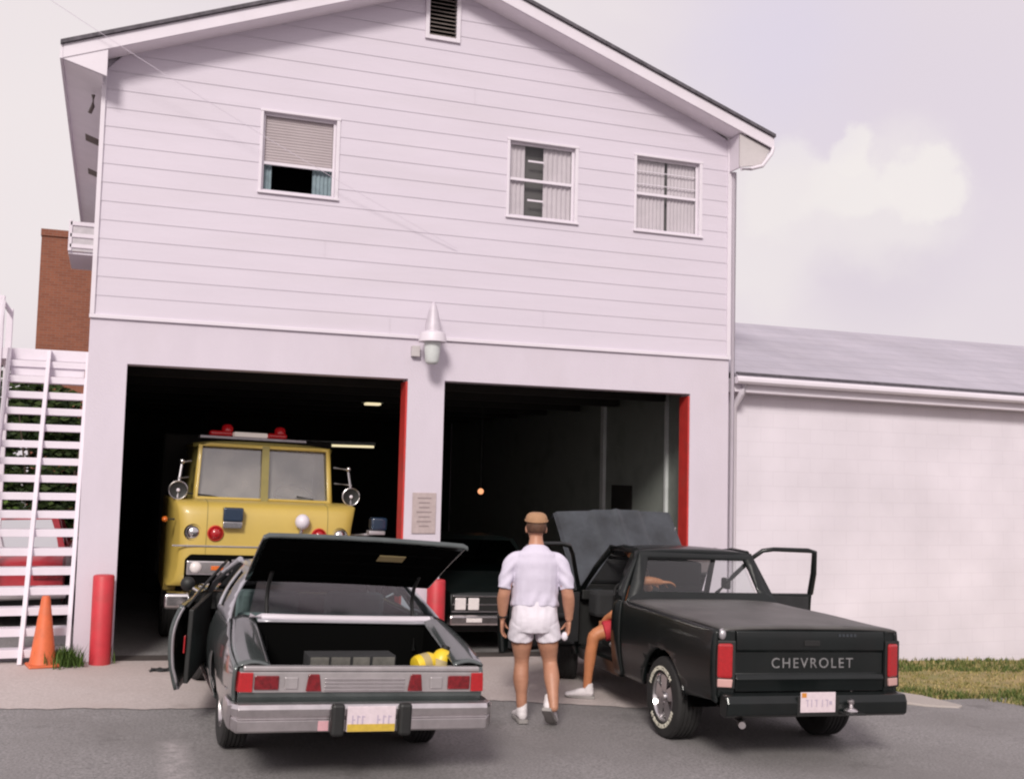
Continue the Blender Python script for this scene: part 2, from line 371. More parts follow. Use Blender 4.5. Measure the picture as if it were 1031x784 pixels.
def lathe(bm, prof, origin=(0, 0, 0), axis='z', n=32, close=True):
    o = Vector(origin)
    ax = {'x': Vector((1, 0, 0)), 'y': Vector((0, 1, 0)), 'z': Vector((0, 0, 1))}[axis]
    u, w = frame_of(ax); rings = []
    for r, h in prof:
        rings.append([bm.verts.new(o + ax * h + (u * cos(2 * pi * i / n) + w * sin(2 * pi * i / n)) * max(r, 1e-4)) for i in range(n)])
    for A, B in zip(rings, rings[1:]):
        for i in range(n): bm.faces.new((A[i], A[(i + 1) % n], B[(i + 1) % n], B[i]))
    if close:
        bm.faces.new(rings[0][::-1]); bm.faces.new(rings[-1])
    return bm

def ball(bm, c, rx, ry=None, rz=None, n=16):
    ry = rx if ry is None else ry; rz = rx if rz is None else rz
    g = bmesh.ops.create_uvsphere(bm, u_segments=n, v_segments=max(6, n // 2), radius=1)
    for v in g['verts']: v.co = Vector((c[0] + v.co.x * rx, c[1] + v.co.y * ry, c[2] + v.co.z * rz))
    return bm

def grid(bm, fn, us, vs):
    V = [[bm.verts.new(fn(u, v)) for v in vs] for u in us]
    for i in range(len(us) - 1):
        for j in range(len(vs) - 1):
            bm.faces.new((V[i][j], V[i + 1][j], V[i + 1][j + 1], V[i][j + 1]))
    return bm

def lin(a, b, n): return [a + (b - a) * i / n for i in range(n + 1)]

def panel(outline, holes, f, cu=(), cv=()):
    """flat outline with holes, cut by a grid, mapped into 3-D by f(u, v)"""
    bm = nb(); E = []
    for loop in [outline] + list(holes):
        vs = [bm.verts.new((u, v, 0)) for u, v in loop]
        for i in range(len(vs)): E.append(bm.edges.new((vs[i], vs[(i + 1) % len(vs)])))
    bmesh.ops.triangle_fill(bm, use_beauty=True, use_dissolve=False, edges=E)
    for u in cu:
        bmesh.ops.bisect_plane(bm, geom=bm.verts[:] + bm.edges[:] + bm.faces[:], plane_co=(u, 0, 0), plane_no=(1, 0, 0))
    for v in cv:
        bmesh.ops.bisect_plane(bm, geom=bm.verts[:] + bm.edges[:] + bm.faces[:], plane_co=(0, v, 0), plane_no=(0, 1, 0))
    for v in bm.verts: v.co = Vector(f(v.co.x, v.co.y))
    bmesh.ops.recalc_face_normals(bm, faces=bm.faces)
    return bm

def arch(cx, cz, r, a0, a1, n=14):
    return [(cx + r * cos(R(a0 + (a1 - a0) * i / n)), cz + r * sin(R(a0 + (a1 - a0) * i / n))) for i in range(n + 1)]

def text_mesh(s, width, height, depth, spacing=1.0):
    cu = bpy.data.curves.new('letters', 'FONT'); cu.body = s; cu.extrude = 0.02; cu.space_character = spacing
    t = bpy.data.objects.new('letters', cu); COL.objects.link(t)
    dg = bpy.context.evaluated_depsgraph_get()
    me = bpy.data.meshes.new_from_object(t.evaluated_get(dg))
    bm = nb(); bm.from_mesh(me)
    bpy.data.objects.remove(t); bpy.data.curves.remove(cu); bpy.data.meshes.remove(me)
    xs = [v.co.x for v in bm.verts]; ys = [v.co.y for v in bm.verts]
    x0, x1, y0, y1 = min(xs), max(xs), min(ys), max(ys)
    for v in bm.verts:
        v.co = Vector(((v.co.x - (x0 + x1) / 2) * width / (x1 - x0), (v.co.y - (y0 + y1) / 2) * height / (y1 - y0), v.co.z / 0.02 * depth / 2))
    return bm

SLOPE = 0.024
def gz(x, y=0):
    return -SLOPE * max(-6.0, min(14.0, x))

# ------------------------------------------------------------------ ground, apron, lawn
bm = nb()
xs = [-120, -60, -30, -15, -6] + lin(-5, 14, 19) + [20, 40, 80, 140]
ys = [-120, -60, -30, -15] + lin(-10, 12, 22) + [25, 50, 100, 160]
grid(bm, lambda x, y: (x, y, gz(x) - 0.004 - (0.45 if x >= 8.9 and y >= -2.05 else 0)), xs, ys)
put(obj('road', bm, M['asphalt']), 'grey worn asphalt lot in front of the white garage', 'road', kind='structure')
bm = nb()
def apron_edge(x):
    pts = [(-8, -1.7), (-0.5, -2.3), (1.15, -2.52), (4.0, -2.5), (4.6, -2.78), (5.2, -2.98), (8.3, -3.0), (8.46, -3.12)]
    for (a, ya), (b, yb) in zip(pts, pts[1:]):
        if x <= b: return ya + (yb - ya) * (x - a) / (b - a)
    return pts[-1][1]
grid(bm, lambda x, t: (x, apron_edge(x) * (1 - t) + 0.0 * t + (0.02 * sin(x * 7.1) + 0.014 * sin(x * 17) + 0.012 * sin(x * 41) * sin(x * 5.3)) * (1 - t), gz(x) + 0.002), lin(-8, 8.46, 330), lin(0, 1, 6))
put(obj('driveway', bm, M['concrete']), 'pinkish concrete apron between the asphalt and the garage bays', 'driveway', kind='structure')
bm = nb()
kp = [(7.9, -2.98), (8.1, -3.12), (8.32, -3.32), (8.62, -3.42), (8.72, -3.36), (8.66, -3.1), (8.60, -2.9), (8.45, -2.72), (8.1, -2.66), (7.9, -2.72)]
hexa(bm, [(x, y, gz(x) - 0.03) for x, y in kp], [(x, y, gz(x) + 0.012 + 0.03 * (y + 3.4)) for x, y in kp])
put(obj('kerb', bm, M['curbconc'], smooth=60, bevel=0.01), 'pale concrete kerb patch at the corner of the lawn', 'kerb', kind='structure')
def lawn_z(x, y):
    return gz(x) + 0.006 - 0.17 * max(0, min(1, (y + 3.3) / 3.0)) + 0.02 * sin(x * 2.3 + y) * sin(y * 1.7) - 0.10 * max(0, (8.9 - x)) * (1 if x < 8.9 else 0)
def lawn_y0(x): return -3.45 + 0.06 * sin(x * 3.1) + 0.04 * sin(x * 8.3) + (0.72 if x < 9.0 else 0.72 * max(0, 1 - (x - 9.0) / 0.5))
bm = nb()
grid(bm, lambda x, t: (x, lawn_y0(x) * (1 - t) + 0.3 * t, lawn_z(x, lawn_y0(x) * (1 - t) + 0.3 * t) - (0.05 if t == 0 else 0)), lin(8.47, 22, 60), [0, 0.015] + lin(0.08, 1, 12))
put(obj('lawn', bm, M['soil'], smooth=60), 'patchy dry lawn beside the low white building', 'lawn', kind='structure')
# grass blades
def blades(bm, x, y, z, h, n, spread):
    for _ in range(n):
        a = random.random() * 6.28; d = random.random() * spread
        px, py = x + cos(a) * d, y + sin(a) * d
        b = random.random() * 6.28; hh = h * (0.5 + random.random() * 0.8); w = 0.004 + random.random() * 0.005
        lx, ly = cos(b) * hh * 0.45, sin(b) * hh * 0.45
        c = Vector((-sin(b), cos(b), 0)) * w
        p = Vector((px, py, z))
        v = [bm.verts.new(p - c), bm.verts.new(p + c), bm.verts.new(p + c * 0.7 + Vector((lx * 0.4, ly * 0.4, hh * 0.6))), bm.verts.new(p - c * 0.7 + Vector((lx * 0.4, ly * 0.4, hh * 0.6))), bm.verts.new(p + Vector((lx, ly, hh)))]
        bm.faces.new((v[0], v[1], v[2], v[3])); bm.faces.new((v[3], v[2], v[4]))
bm = nb(); bm2 = nb()
for _ in range(5200):
    x = 8.6 + random.random() ** 1.2 * 9.0; t = random.random()
    y0 = lawn_y0(x); y = y0 + (0.28 - y0) * t
    dens = 0.5 + 0.5 * sin(x * 1.7 + 1.3 * y) * sin(y * 2.1 + 0.4 * x)
    green = t < 0.2 or t > 0.72
    if not green and random.random() > 0.35 + 0.4 * dens: continue
    blades(bm2 if green and random.random() < 0.8 else bm, x, y, lawn_z(x, y) - 0.005, 0.055 if green else 0.03, 8, 0.10)
put(obj('dry_grass', bm, M['grassblade']), 'yellowing dry grass over the middle of the lawn', 'grass', kind='stuff')
put(obj('grass', bm2, M['greengrass']), 'green grass along the wall and the lawn edge', 'grass', kind='stuff')

# ------------------------------------------------------------------ fire station (main building)
W = 7.94; D = 12.0; BELT = 3.695; BT = 3.182
BAY = ((0.403, 3.56), (4.015, 7.363))
AP = (3.97, 8.22); SL = (AP[1] - 6.55) / (AP[0] + 0.40); SR = (AP[1] - 6.68) / (8.37 - AP[0])
def roofz(x): return AP[1] - (AP[0] - x) * SL if x < AP[0] else AP[1] - (x - AP[0]) * SR
st = empty('fire_station', (0, 0, 0), label='white two storey gabled fire station with two open vehicle bays', cat='fire station')
# lower wall with two bays
out = [(0, -0.4), (BAY[0][0], -0.4), (BAY[0][0], BT), (BAY[0][1], BT), (BAY[0][1], -0.4), (BAY[1][0], -0.4), (BAY[1][0], BT), (BAY[1][1], BT), (BAY[1][1], -0.4), (W, -0.4), (W, BELT), (0, BELT)]
obj('lower_wall', prism(nb(), out, 'y', 0.0, 0.24), M['wallpaint'], st, bevel=0.006)
for a, b in BAY:
    obj('door_jamb', bx(nb(), b - 0.022, b + 0.003, 0.014, 0.25, -0.3, BT - 0.028), M['redpaint'], st, bevel=0.003, label='red painted right jamb of the bay opening')
# belt flashing
box('belt_moulding', -0.012, W + 0.012, -0.032, 0.01, BELT - 0.03, BELT + 0.012, M['trim'], st)
# windows: x0,x1,z0,z1
WIN = [(1.737, 2.61, 5.275, 6.19), (4.762, 5.675, 5.30, 6.24), (6.52, 7.474, 5.30, 6.26)]
VENT = (3.685, 4.03, 7.41, 8.02)
holes = WIN + [VENT]
CO = 0.2085
def course(bm, z0, z1, ph0):
    # portion z0..z1 of a course whose bottom is ph0
    def yy(z): return -0.004 - 0.0055 * (1 - (z - ph0) / CO)
    def xr(z):
        lo, hi = 0.03, W - 0.04
        zz = z + 0.16
        if zz > roofz(0): lo = max(lo, AP[0] - (AP[1] - zz) / SL)
        if zz > roofz(W): hi = min(hi, AP[0] + (AP[1] - zz) / SR)
        return lo, hi
    l0, h0 = xr(z0); l1, h1 = xr(z1)
    segs = [[l0, h0, l1, h1]]
    rj = random.Random(int(ph0 * 1000)); js = [rj.uniform(0.8, 7.0)] if rj.random() < 0.35 else []
    for jx in js:
        if jx < max(l0, l1) + 0.1 or jx > min(h0, h1) - 0.1: continue
        t_ = segs.pop(); segs += [[t_[0], jx - 0.0010, t_[2], jx - 0.0010], [jx + 0.0010, t_[1], jx + 0.0010, t_[3]]]
    for a, b, c, d in holes:
        if c <= z0 + 1e-6 and d >= z1 - 1e-6:
            ns = []
            for s in segs:
                if b <= s[0] or a >= s[1]: ns.append(s); continue
                if a > s[0]: ns.append([s[0], a, s[2], a])
                if b < s[1]: ns.append([b, s[1], b, s[3]])
            segs = ns
    for s in segs:
        if s[1] - s[0] < 0.01: continue
        v = [bm.verts.new((s[0], yy(z0), z0)), bm.verts.new((s[1], yy(z0), z0)), bm.verts.new((s[3], yy(z1), z1)), bm.verts.new((s[2], yy(z1), z1))]
        bm.faces.new(v)
        if abs(z0 - ph0) < 1e-6:
            w = [bm.verts.new((s[0], 0.002, z0 + 0.004)), bm.verts.new((s[1], 0.002, z0 + 0.004))]
            bm.faces.new((v[1], v[0], w[0], w[1]))
bm = nb(); z = BELT + 0.012
brk = sorted({h[2] for h in holes} | {h[3] for h in holes})
while z < AP[1] - 0.2:
    z1 = min(z + CO, AP[1] - 0.17)
    zs = [z] + [b for b in brk if z + 1e-4 < b < z1 - 1e-4] + [z1]
    for p, q in zip(zs, zs[1:]): course(bm, p, q, z)
    z += CO
sid = obj('siding', bm, M['siding'], st)
# backing wall behind the siding, with the openings left free
outl = [(0.0, BELT), (W, BELT), (W, roofz(W) - 0.12), (AP[0], AP[1] - 0.14), (0.0, roofz(0) - 0.12)]
bk = panel(outl, [[(a, c), (b, c), (b, d), (a, d)] for a, b, c, d in holes], lambda u, v: (u, 0.10, v))
obj('upper_wall', bk, M['siding'], st, solid=0.05)
bm = nb()
bm.free()
box('corner_board', -0.008, 0.04, -0.03, 0.06, BELT + 0.012, roofz(0) - 0.15, M['trim'], st); box('corner_board', W - 0.05, W + 0.008, -0.03, 0.06, BELT + 0.012, roofz(W) - 0.12, M['trim'], st)
bm = nb()
bm.free()
box('side_wall', 0.0, 0.15, 0.245, D, -0.4, 6.42, M['siding'], st, 0); box('side_wall', W - 0.15, W, 0.245, D, -0.4, 6.5, M['siding'], st, 0)
back = [(0, -0.4), (W, -0.4), (W, roofz(W) - 0.12), AP and (AP[0], AP[1] - 0.14), (0, roofz(0) - 0.12)]
obj('rear_wall', prism(nb(), back, 'y', D, D + 0.15), M['siding'], st)
# bay interior
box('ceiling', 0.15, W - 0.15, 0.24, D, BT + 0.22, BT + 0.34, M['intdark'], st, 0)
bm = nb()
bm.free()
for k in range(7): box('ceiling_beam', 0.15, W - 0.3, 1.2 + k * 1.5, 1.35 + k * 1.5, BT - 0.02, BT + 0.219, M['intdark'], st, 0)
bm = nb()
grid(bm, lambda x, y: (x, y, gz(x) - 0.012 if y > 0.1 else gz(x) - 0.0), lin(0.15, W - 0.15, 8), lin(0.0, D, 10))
obj('bay_floor', bm, M['baygloom'], st)
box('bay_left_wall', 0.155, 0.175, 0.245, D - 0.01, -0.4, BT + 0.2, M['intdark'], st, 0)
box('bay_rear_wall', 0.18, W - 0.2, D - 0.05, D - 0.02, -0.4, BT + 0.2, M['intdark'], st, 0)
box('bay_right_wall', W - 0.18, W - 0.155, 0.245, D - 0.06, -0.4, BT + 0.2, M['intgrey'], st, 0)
bm = nb()
for y, w, d in ((0.62, 0.10, 0.12), (1.3, 0.06, 0.05), (3.4, 0.12, 0.06)): box('wall_post', W - 0.18 - d, W - 0.183, y, y + w, -0.3, BT + 0.19, M['intpost'], st)
bm = nb(); bx(bm, W - 0.20, W - 0.183, 2.45, 3.15, -0.2, 1.95)
obj('interior_door', bm, M['intdark'], st)
box('door_track', W - 0.36, W - 0.33, 0.30, 0.36, -0.3, BT - 0.05, M['intpost'], st); box('door_track', W - 0.27, W - 0.25, 0.42, 0.44, -0.3, BT - 0.05, M['intpost'], st)
for y in (0.245,): box('interior_pier', 3.70, 3.86, y, y + 0.22, -0.4, BT + 0.2, M['intdark'], st, 0)
# roof
def slab(x0, x1, y0, y1, t0, t1):
    bm = nb()
    p = [(x0, roofz(x0)), (x1, roofz(x1))]
    prism(bm, [(p[0][0], p[0][1] + t0), (p[1][0], p[1][1] + t0), (p[1][0], p[1][1] + t1), (p[0][0], p[0][1] + t1)], 'y', y0, y1)
    return bm
bm = slab(-0.43, AP[0], -0.385, D + 0.3, -0.03, 0.012)
b2 = slab(AP[0], 8.40, -0.385, D + 0.3, -0.03, 0.012)
obj('roof', bm, M['shingle'], st, label='dark shingle left slope of the roof'); obj('roof', b2, M['shingle'], st, label='dark shingle right slope of the roof')
bm = slab(-0.40, AP[0], -0.35, -0.32, -0.185, -0.033); bm2 = slab(AP[0], 8.37, -0.35, -0.32, -0.185, -0.033)
obj('rake_board', bm, M['trim'], st, bevel=0.004); obj('rake_board', bm2, M['trim'], st, bevel=0.004)
bm = slab(-0.05, AP[0], -0.319, 0.0, -0.178, -0.15); bm2 = slab(AP[0], W + 0.05, -0.319, 0.0, -0.178, -0.15)
obj('rake_soffit', bm, M['soffitbounce'], st); obj('rake_soffit', bm2, M['soffitbounce'], st)
# boxed eaves with soffits, fascia and the returns on the front
zl = roofz(-0.4); zr = roofz(8.37)
obj('eave_soffit', hexa(nb(), [(-0.40, -0.30, zl - 0.17), (0.0, -0.30, 6.24), (0.0, D, 6.24), (-0.40, D, zl - 0.17)], [(-0.40, -0.30, zl - 0.15), (0.0, -0.30, 6.265), (0.0, D, 6.265), (-0.40, D, zl - 0.15)]), M['soffitbounce'], st)
obj('eave_fascia', bx(nb(), -0.43, -0.401, -0.345, D + 0.2, zl - 0.19, zl - 0.035), M['trim'], st, bevel=0.004)
obj('eave_return', prism(nb(), [(-0.395, zl - 0.19), (0.045, 6.235), (0.045, roofz(0.045) - 0.187), (-0.395, zl - 0.187 + 0.02)], 'y', -0.34, -0.29), M['trim'], st, bevel=0.004)
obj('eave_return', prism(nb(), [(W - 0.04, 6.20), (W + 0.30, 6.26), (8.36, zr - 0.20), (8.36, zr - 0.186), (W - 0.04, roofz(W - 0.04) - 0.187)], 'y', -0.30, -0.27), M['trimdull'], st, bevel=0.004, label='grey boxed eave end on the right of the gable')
obj('eave_return', bx(nb(), W - 0.036, W - 0.006, -0.298, -0.024, 6.20, roofz(W) - 0.19), M['trim'], st)
obj('eave_fascia', bx(nb(), 8.371, 8.40, -0.345, D + 0.2, zr - 0.20, zr - 0.035), M['trim'], st, bevel=0.004)
tube_pts = [(W - 0.04, -0.335, 6.16), (W + 0.10, -0.335, 6.18), (W + 0.28, -0.335, 6.24), (8.36, -0.335, zr - 0.26), (8.39, -0.335, zr - 0.17)]
obj('eave_trim', tube(nb(), tube_pts, 0.026, 8), M['trim'], st, smooth=60)
obj('eave_soffit', hexa(nb(), [(W, -0.28, 6.24), (8.37, -0.28, zr - 0.23), (8.37, D, zr - 0.23), (W, D, 6.24)], [(W, -0.28, 6.26), (8.37, -0.28, zr - 0.21), (8.37, D, zr - 0.21), (W, D, 6.26)]), M['soffitbounce'], st)
for y in (2.25, 4.0):
    bm = nb()
    def sof(x): return 6.24 + (zl - 0.17 - 6.24) * (-x / 0.40)
    hexa(bm, [(-0.23, y, sof(-0.23) - 0.006), (-0.05, y, sof(-0.05) - 0.006), (-0.05, y + 0.30, sof(-0.05) - 0.006), (-0.23, y + 0.30, sof(-0.23) - 0.006)],
         [(-0.23, y, sof(-0.23) + 0.01), (-0.05, y, sof(-0.05) + 0.01), (-0.05, y + 0.30, sof(-0.05) + 0.01), (-0.23, y + 0.30, sof(-0.23) + 0.01)])
    obj('soffit_vent', bm, M['vent'], st)
bm = nb(); tube(bm, [(-0.10, 0.35, 6.23), (-0.10, 0.35, 6.10), (-0.13, 0.36, 6.02)], 0.022, 8)
obj('service_head', bm, M['vent'], st, smooth=60)
# projecting jalousie window on the left side wall, near the back
bm = nb()
for zz in (5.70, 5.52, 5.36): bx(bm, -0.46, 0.0, 4.97, 5.02, zz - 0.03, zz + 0.03)
bx(bm, -0.48, -0.43, 4.97, 5.02, 5.28, 5.75); bx(bm, -0.06, -0.001, 4.965, 5.025, 5.28, 5.75); bx(bm, -0.48, -0.43, 5.02, 6.4, 5.28, 5.36)
bx(bm, -0.47, -0.001, 5.02, 6.4, 5.24, 5.279)
jb = obj('side_bay', bm, M['trim'], st, bevel=0.004)
obj('pane', bx(nb(), -0.43, -0.06, 4.99, 5.005, 5.28, 5.72), M['steel'], jb)
# windows
def curtain_bm(x0, x1, z0, z1, y, amp=0.018, folds=7):
    bm = nb(); n = folds * 6
    grid(bm, lambda u, v: (x0 + (x1 - x0) * u, y + amp * sin(u * folds * 2 * pi) * (0.5 + 0.5 * (1 - v)), z0 + (z1 - z0) * v), lin(0, 1, n), lin(0, 1, 5))
    return bm
for k, (a, b, c, d) in enumerate(WIN):
    bm = nb(); f = 0.05
    bx(bm, a - 0.022, a + 0.012, -0.022, 0.10, c - 0.02, d + 0.0); bx(bm, b - 0.012, b + 0.03, -0.022, 0.10, c - 0.02, d + 0.0)
    bx(bm, a - 0.026, b + 0.034, -0.026, 0.10, d, d + 0.03); bx(bm, a - 0.03, b + 0.038, -0.04, 0.10, c - 0.045, c - 0.02)
    fr = obj('window_frame', bm, M['trim'], st, bevel=0.004)
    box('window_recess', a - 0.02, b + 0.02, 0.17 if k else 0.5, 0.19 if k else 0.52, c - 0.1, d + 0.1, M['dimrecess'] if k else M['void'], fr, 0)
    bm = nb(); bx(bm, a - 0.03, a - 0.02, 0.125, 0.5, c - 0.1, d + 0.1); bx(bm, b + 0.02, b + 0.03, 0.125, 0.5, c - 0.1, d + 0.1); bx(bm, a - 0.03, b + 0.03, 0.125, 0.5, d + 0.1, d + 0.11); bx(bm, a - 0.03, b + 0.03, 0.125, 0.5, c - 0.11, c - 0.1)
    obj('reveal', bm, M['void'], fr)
    mid = (c + d) / 2 + (-0.13 if k == 0 else 0.0)
    s = nb()
    bx(s, a + 0.012, a + 0.04, 0.035, 0.065, c - 0.018, d); bx(s, b - 0.04, b - 0.012, 0.035, 0.065, c - 0.018, d)
    bx(s, a + 0.041, b - 0.041, 0.036, 0.066, mid - 0.018, mid + 0.018); bx(s, a + 0.041, b - 0.041, 0.036, 0.066, d - 0.03, d)
    bx(s, a + 0.041, b - 0.041, 0.036, 0.066, c - 0.018, c + 0.016)
    if k == 1:
        for zz in (c + 0.22, d - 0.22): bx(s, a + 0.28, b - 0.42, 0.046, 0.060, zz - 0.012, zz + 0.012)
    if k == 2:
        for zz in (d - 0.35, d - 0.18): bx(s, a + 0.041, b - 0.041, 0.046, 0.060, zz - 0.006, zz + 0.006)
    obj('sash', s, M['trim'], fr, bevel=0.003)
    if k == 0:
        obj('blind', panel([(a + 0.041, mid + 0.019), (b - 0.041, mid + 0.019), (b - 0.041, d), (a + 0.041, d)], [], lambda u, v: (u, 0.071 + 0.004 * sin(v * 190), v), (), lin(mid + 0.03, d - 0.01, 60)), M['blind'], fr, label='lowered pale blind in the upper half')
        obj('curtain', curtain_bm(a + 0.03, a + 0.14, c, mid, 0.11, 0.012, 3), M['bluecurtain'], fr, smooth=179)
        obj('curtain', curtain_bm(b - 0.26, b - 0.03, c, mid, 0.11, 0.014, 5), M['bluecurtain'], fr, smooth=179)
    elif k == 1:
        obj('curtain', curtain_bm(a + 0.03, a + 0.25, c, d, 0.09, 0.012, 4), M['curtain'], fr, smooth=179)
        obj('curtain', curtain_bm(a + 0.50, b - 0.03, c, d, 0.09, 0.012, 6), M['curtain'], fr, smooth=179)
        obj('pane', panel([(a + 0.02, c), (b - 0.02, c), (b - 0.02, d), (a + 0.02, d)], [], lambda u, v: (u, 0.05, v)), M['g_house'], fr)
    else:
        obj('curtain', curtain_bm(a + 0.03, a + 0.47, c, d, 0.09, 0.012, 8), M['curtain'], fr, smooth=179)
        obj('curtain', curtain_bm(a + 0.51, b - 0.03, c, d, 0.09, 0.012, 8), M['curtain'], fr, smooth=179)
        obj('pane', panel([(a + 0.02, c), (b - 0.02, c), (b - 0.02, d), (a + 0.02, d)], [], lambda u, v: (u, 0.05, v)), M['g_house'], fr)
# gable vent
a, b, c, d = VENT
bm = nb(); bx(bm, a - 0.05, a, -0.04, 0.08, c - 0.05, d); bx(bm, b, b + 0.05, -0.04, 0.08, c - 0.05, d); bx(bm, a + 0.001, b - 0.001, -0.04, 0.08, c - 0.05, c)
gv = obj('gable_vent', bm, M['trim'], st, bevel=0.003)
bm = nb(); zz = c + 0.01
while zz < d - 0.04:
    hexa(bm, [(a, -0.02, zz), (b, -0.02, zz), (b, 0.06, zz + 0.045), (a, 0.06, zz + 0.045)], [(a, -0.02, zz + 0.008), (b, -0.02, zz + 0.008), (b, 0.06, zz + 0.053), (a, 0.06, zz + 0.053)])
    zz += 0.05
obj('louvre', bm, M['vent'], gv); box('vent_backing', a, b, 0.09, 0.1, c, d, M['void'], gv, 0)
# downpipe at the right corner
bm = nb(); tube(bm, [(W + 0.045, -0.02, 6.2), (W + 0.045, -0.02, -0.2)], 0.035, 10)
obj('downpipe', bm, M['trim'], st, smooth=60)

# ------------------------------------------------------------------ low block building on the right
lb = empty('low_building', (8.0, 0.25, 0), label='low white block building with grey shingle roof right of the fire station', cat='building')
def lbx(bm, *a):
    return bx(bm, a[0] - 8.0, a[1] - 8.0, a[2] - 0.25, a[3] - 0.25, a[4], a[5])
obj('wall', lbx(nb(), W + 0.012, 26, 0.25, 8.6, -0.6, 3.40), M['blockwall'], lb)
zs_ = -0.010
bm = nb(); hexa(bm, [(0.0, -0.36, 3.44), (18, -0.36, 3.44 + 18 * zs_), (18, 4.1, 4.83), (0.0, 4.1, 4.86)], [(0.0, -0.36, 3.475), (18, -0.36, 3.475 + 18 * zs_), (18, 4.1, 4.865), (0.0, 4.1, 4.895)])
obj('roof', bm, M['greyshingle'], lb)
bm = nb(); hexa(bm, [(0.0, 4.101, 4.86), (18, 4.101, 4.83), (18, 8.6, 3.3), (0, 8.6, 3.3)], [(0.0, 4.101, 4.89), (18, 4.101, 4.86), (18, 8.6, 3.33), (0, 8.6, 3.33)])
obj('roof', bm, M['greyshingle'], lb, label='rear slope of the grey roof')
bm = nb(); hexa(bm, [(0.0, -0.385, 3.474), (18, -0.385, 3.476 + 18 * zs_), (18, -0.33, 3.478 + 18 * zs_), (0, -0.33, 3.476)], [(0.0, -0.385, 3.495), (18, -0.385, 3.497 + 18 * zs_), (18, -0.33, 3.51 + 18 * zs_), (0, -0.33, 3.508)])
obj('drip_edge', bm, M['shingle'], lb)
bm = nb()
prof = [(-0.37, 3.45), (-0.39, 3.42), (-0.39, 3.38), (-0.36, 3.35), (-0.26, 3.35), (-0.26, 3.44)]
hexa(bm, [(0.0, y, z) for y, z in prof], [(18, y, z + 18 * zs_) for y, z in prof])
obj('gutter', bm, M['trim'], lb, bevel=0.004)
bm = nb(); hexa(bm, [(0.0, -0.255, 3.43), (18, -0.255, 3.43 + 18 * zs_), (18, -0.255, 3.25 + 18 * zs_), (0.0, -0.255, 3.25)], [(0.0, -0.02, 3.43), (18, -0.02, 3.43 + 18 * zs_), (18, -0.02, 3.25 + 18 * zs_), (0.0, -0.02, 3.25)])
obj('fascia', bm, M['trim'], lb, bevel=0.004)
obj('downpipe', tube(nb(), [(0.14, -0.30, 3.36), (0.14, -0.27, 3.24), (0.14, -0.05, 3.05), (0.14, -0.05, -0.25)], 0.045, 10), M['trim'], lb, smooth=60)
obj('vent_pipe', cyl(nb(), (1.95, 3.6, 4.6), (1.95, 3.6, 5.08), 0.04), M['steel'], lb, smooth=60)

# ------------------------------------------------------------------ brown brick building far behind on the left
bb = empty('brick_building', (-1.1, 22, 0), label='tall brown brick building rising behind the white outdoor stairs', cat='building')
obj('wall', bx(nb(), -0.85, 5.0, 0, 8, -0.5, 8.75), M['brownbrick'], bb)
obj('parapet', bx(nb(), -0.87, 5.02, -0.05, 8.05, 8.751, 8.95), M['brownbrick'], bb)

# ------------------------------------------------------------------ open white outdoor stairs at the left wall
sx = empty('outdoor_stairs', (-0.5, -0.1, 0), label='white open riser wooden stairs climbing beside the left wall', cat='stairs')
NT = 17; RISE = 0.199; RUN = 0.131
for k in range(NT):
    zz = 0.13 + k * RISE; yy = 0.0 + k * RUN
    bm = bx(nb(), -0.43, 0.43, yy, yy + 0.20, zz - 0.058, zz + 0.024)
    obj('tread', bm, M['trim'], sx, bevel=0.004)
for x in (-0.47, -0.02, 0.43):
    bm = nb()
    w = 0.045
    hexa(bm, [(x, -0.09, 0.02), (x + w, -0.09, 0.02), (x + w, 0.07, 0.02), (x, 0.07, 0.02)],
         [(x, NT * RUN - 0.09, 0.1 + NT * RISE), (x + w, NT * RUN - 0.09, 0.1 + NT * RISE), (x + w, NT * RUN + 0.07, 0.1 + NT * RISE), (x, NT * RUN + 0.07, 0.1 + NT * RISE)])
    if x == -0.02:
        for v in bm.verts: v.co.y -= 0.015
    obj('stringer', bm, M['trim'], sx, bevel=0.004)
zl_ = 0.13 + NT * RISE
obj('landing', bx(nb(), -0.62, 0.45, NT * RUN + 0.0, NT * RUN + 1.3, zl_ - 0.16, zl_ - 0.02), M['trim'], sx, bevel=0.004)
obj('riser', bx(nb(), -0.42, 0.42, NT * RUN - 0.10, NT * RUN - 0.075, zl_ - 0.36, zl_ - 0.20), M['trim'], sx, bevel=0.003)
for y in (NT * RUN - 0.02, NT * RUN + 1.2): box('post', -0.62, -0.54, y, y + 0.08, 0.0, zl_ + 0.62, M['trim'], sx, 0.005)
bm = nb(); tube(bm, [(-0.56, -0.05, 0.95), (-0.56, NT * RUN, zl_ + 0.55), (-0.56, NT * RUN + 1.2, zl_ + 0.55)], 0.03, 8)
obj('handrail', bm, M['trim'], sx, smooth=60)

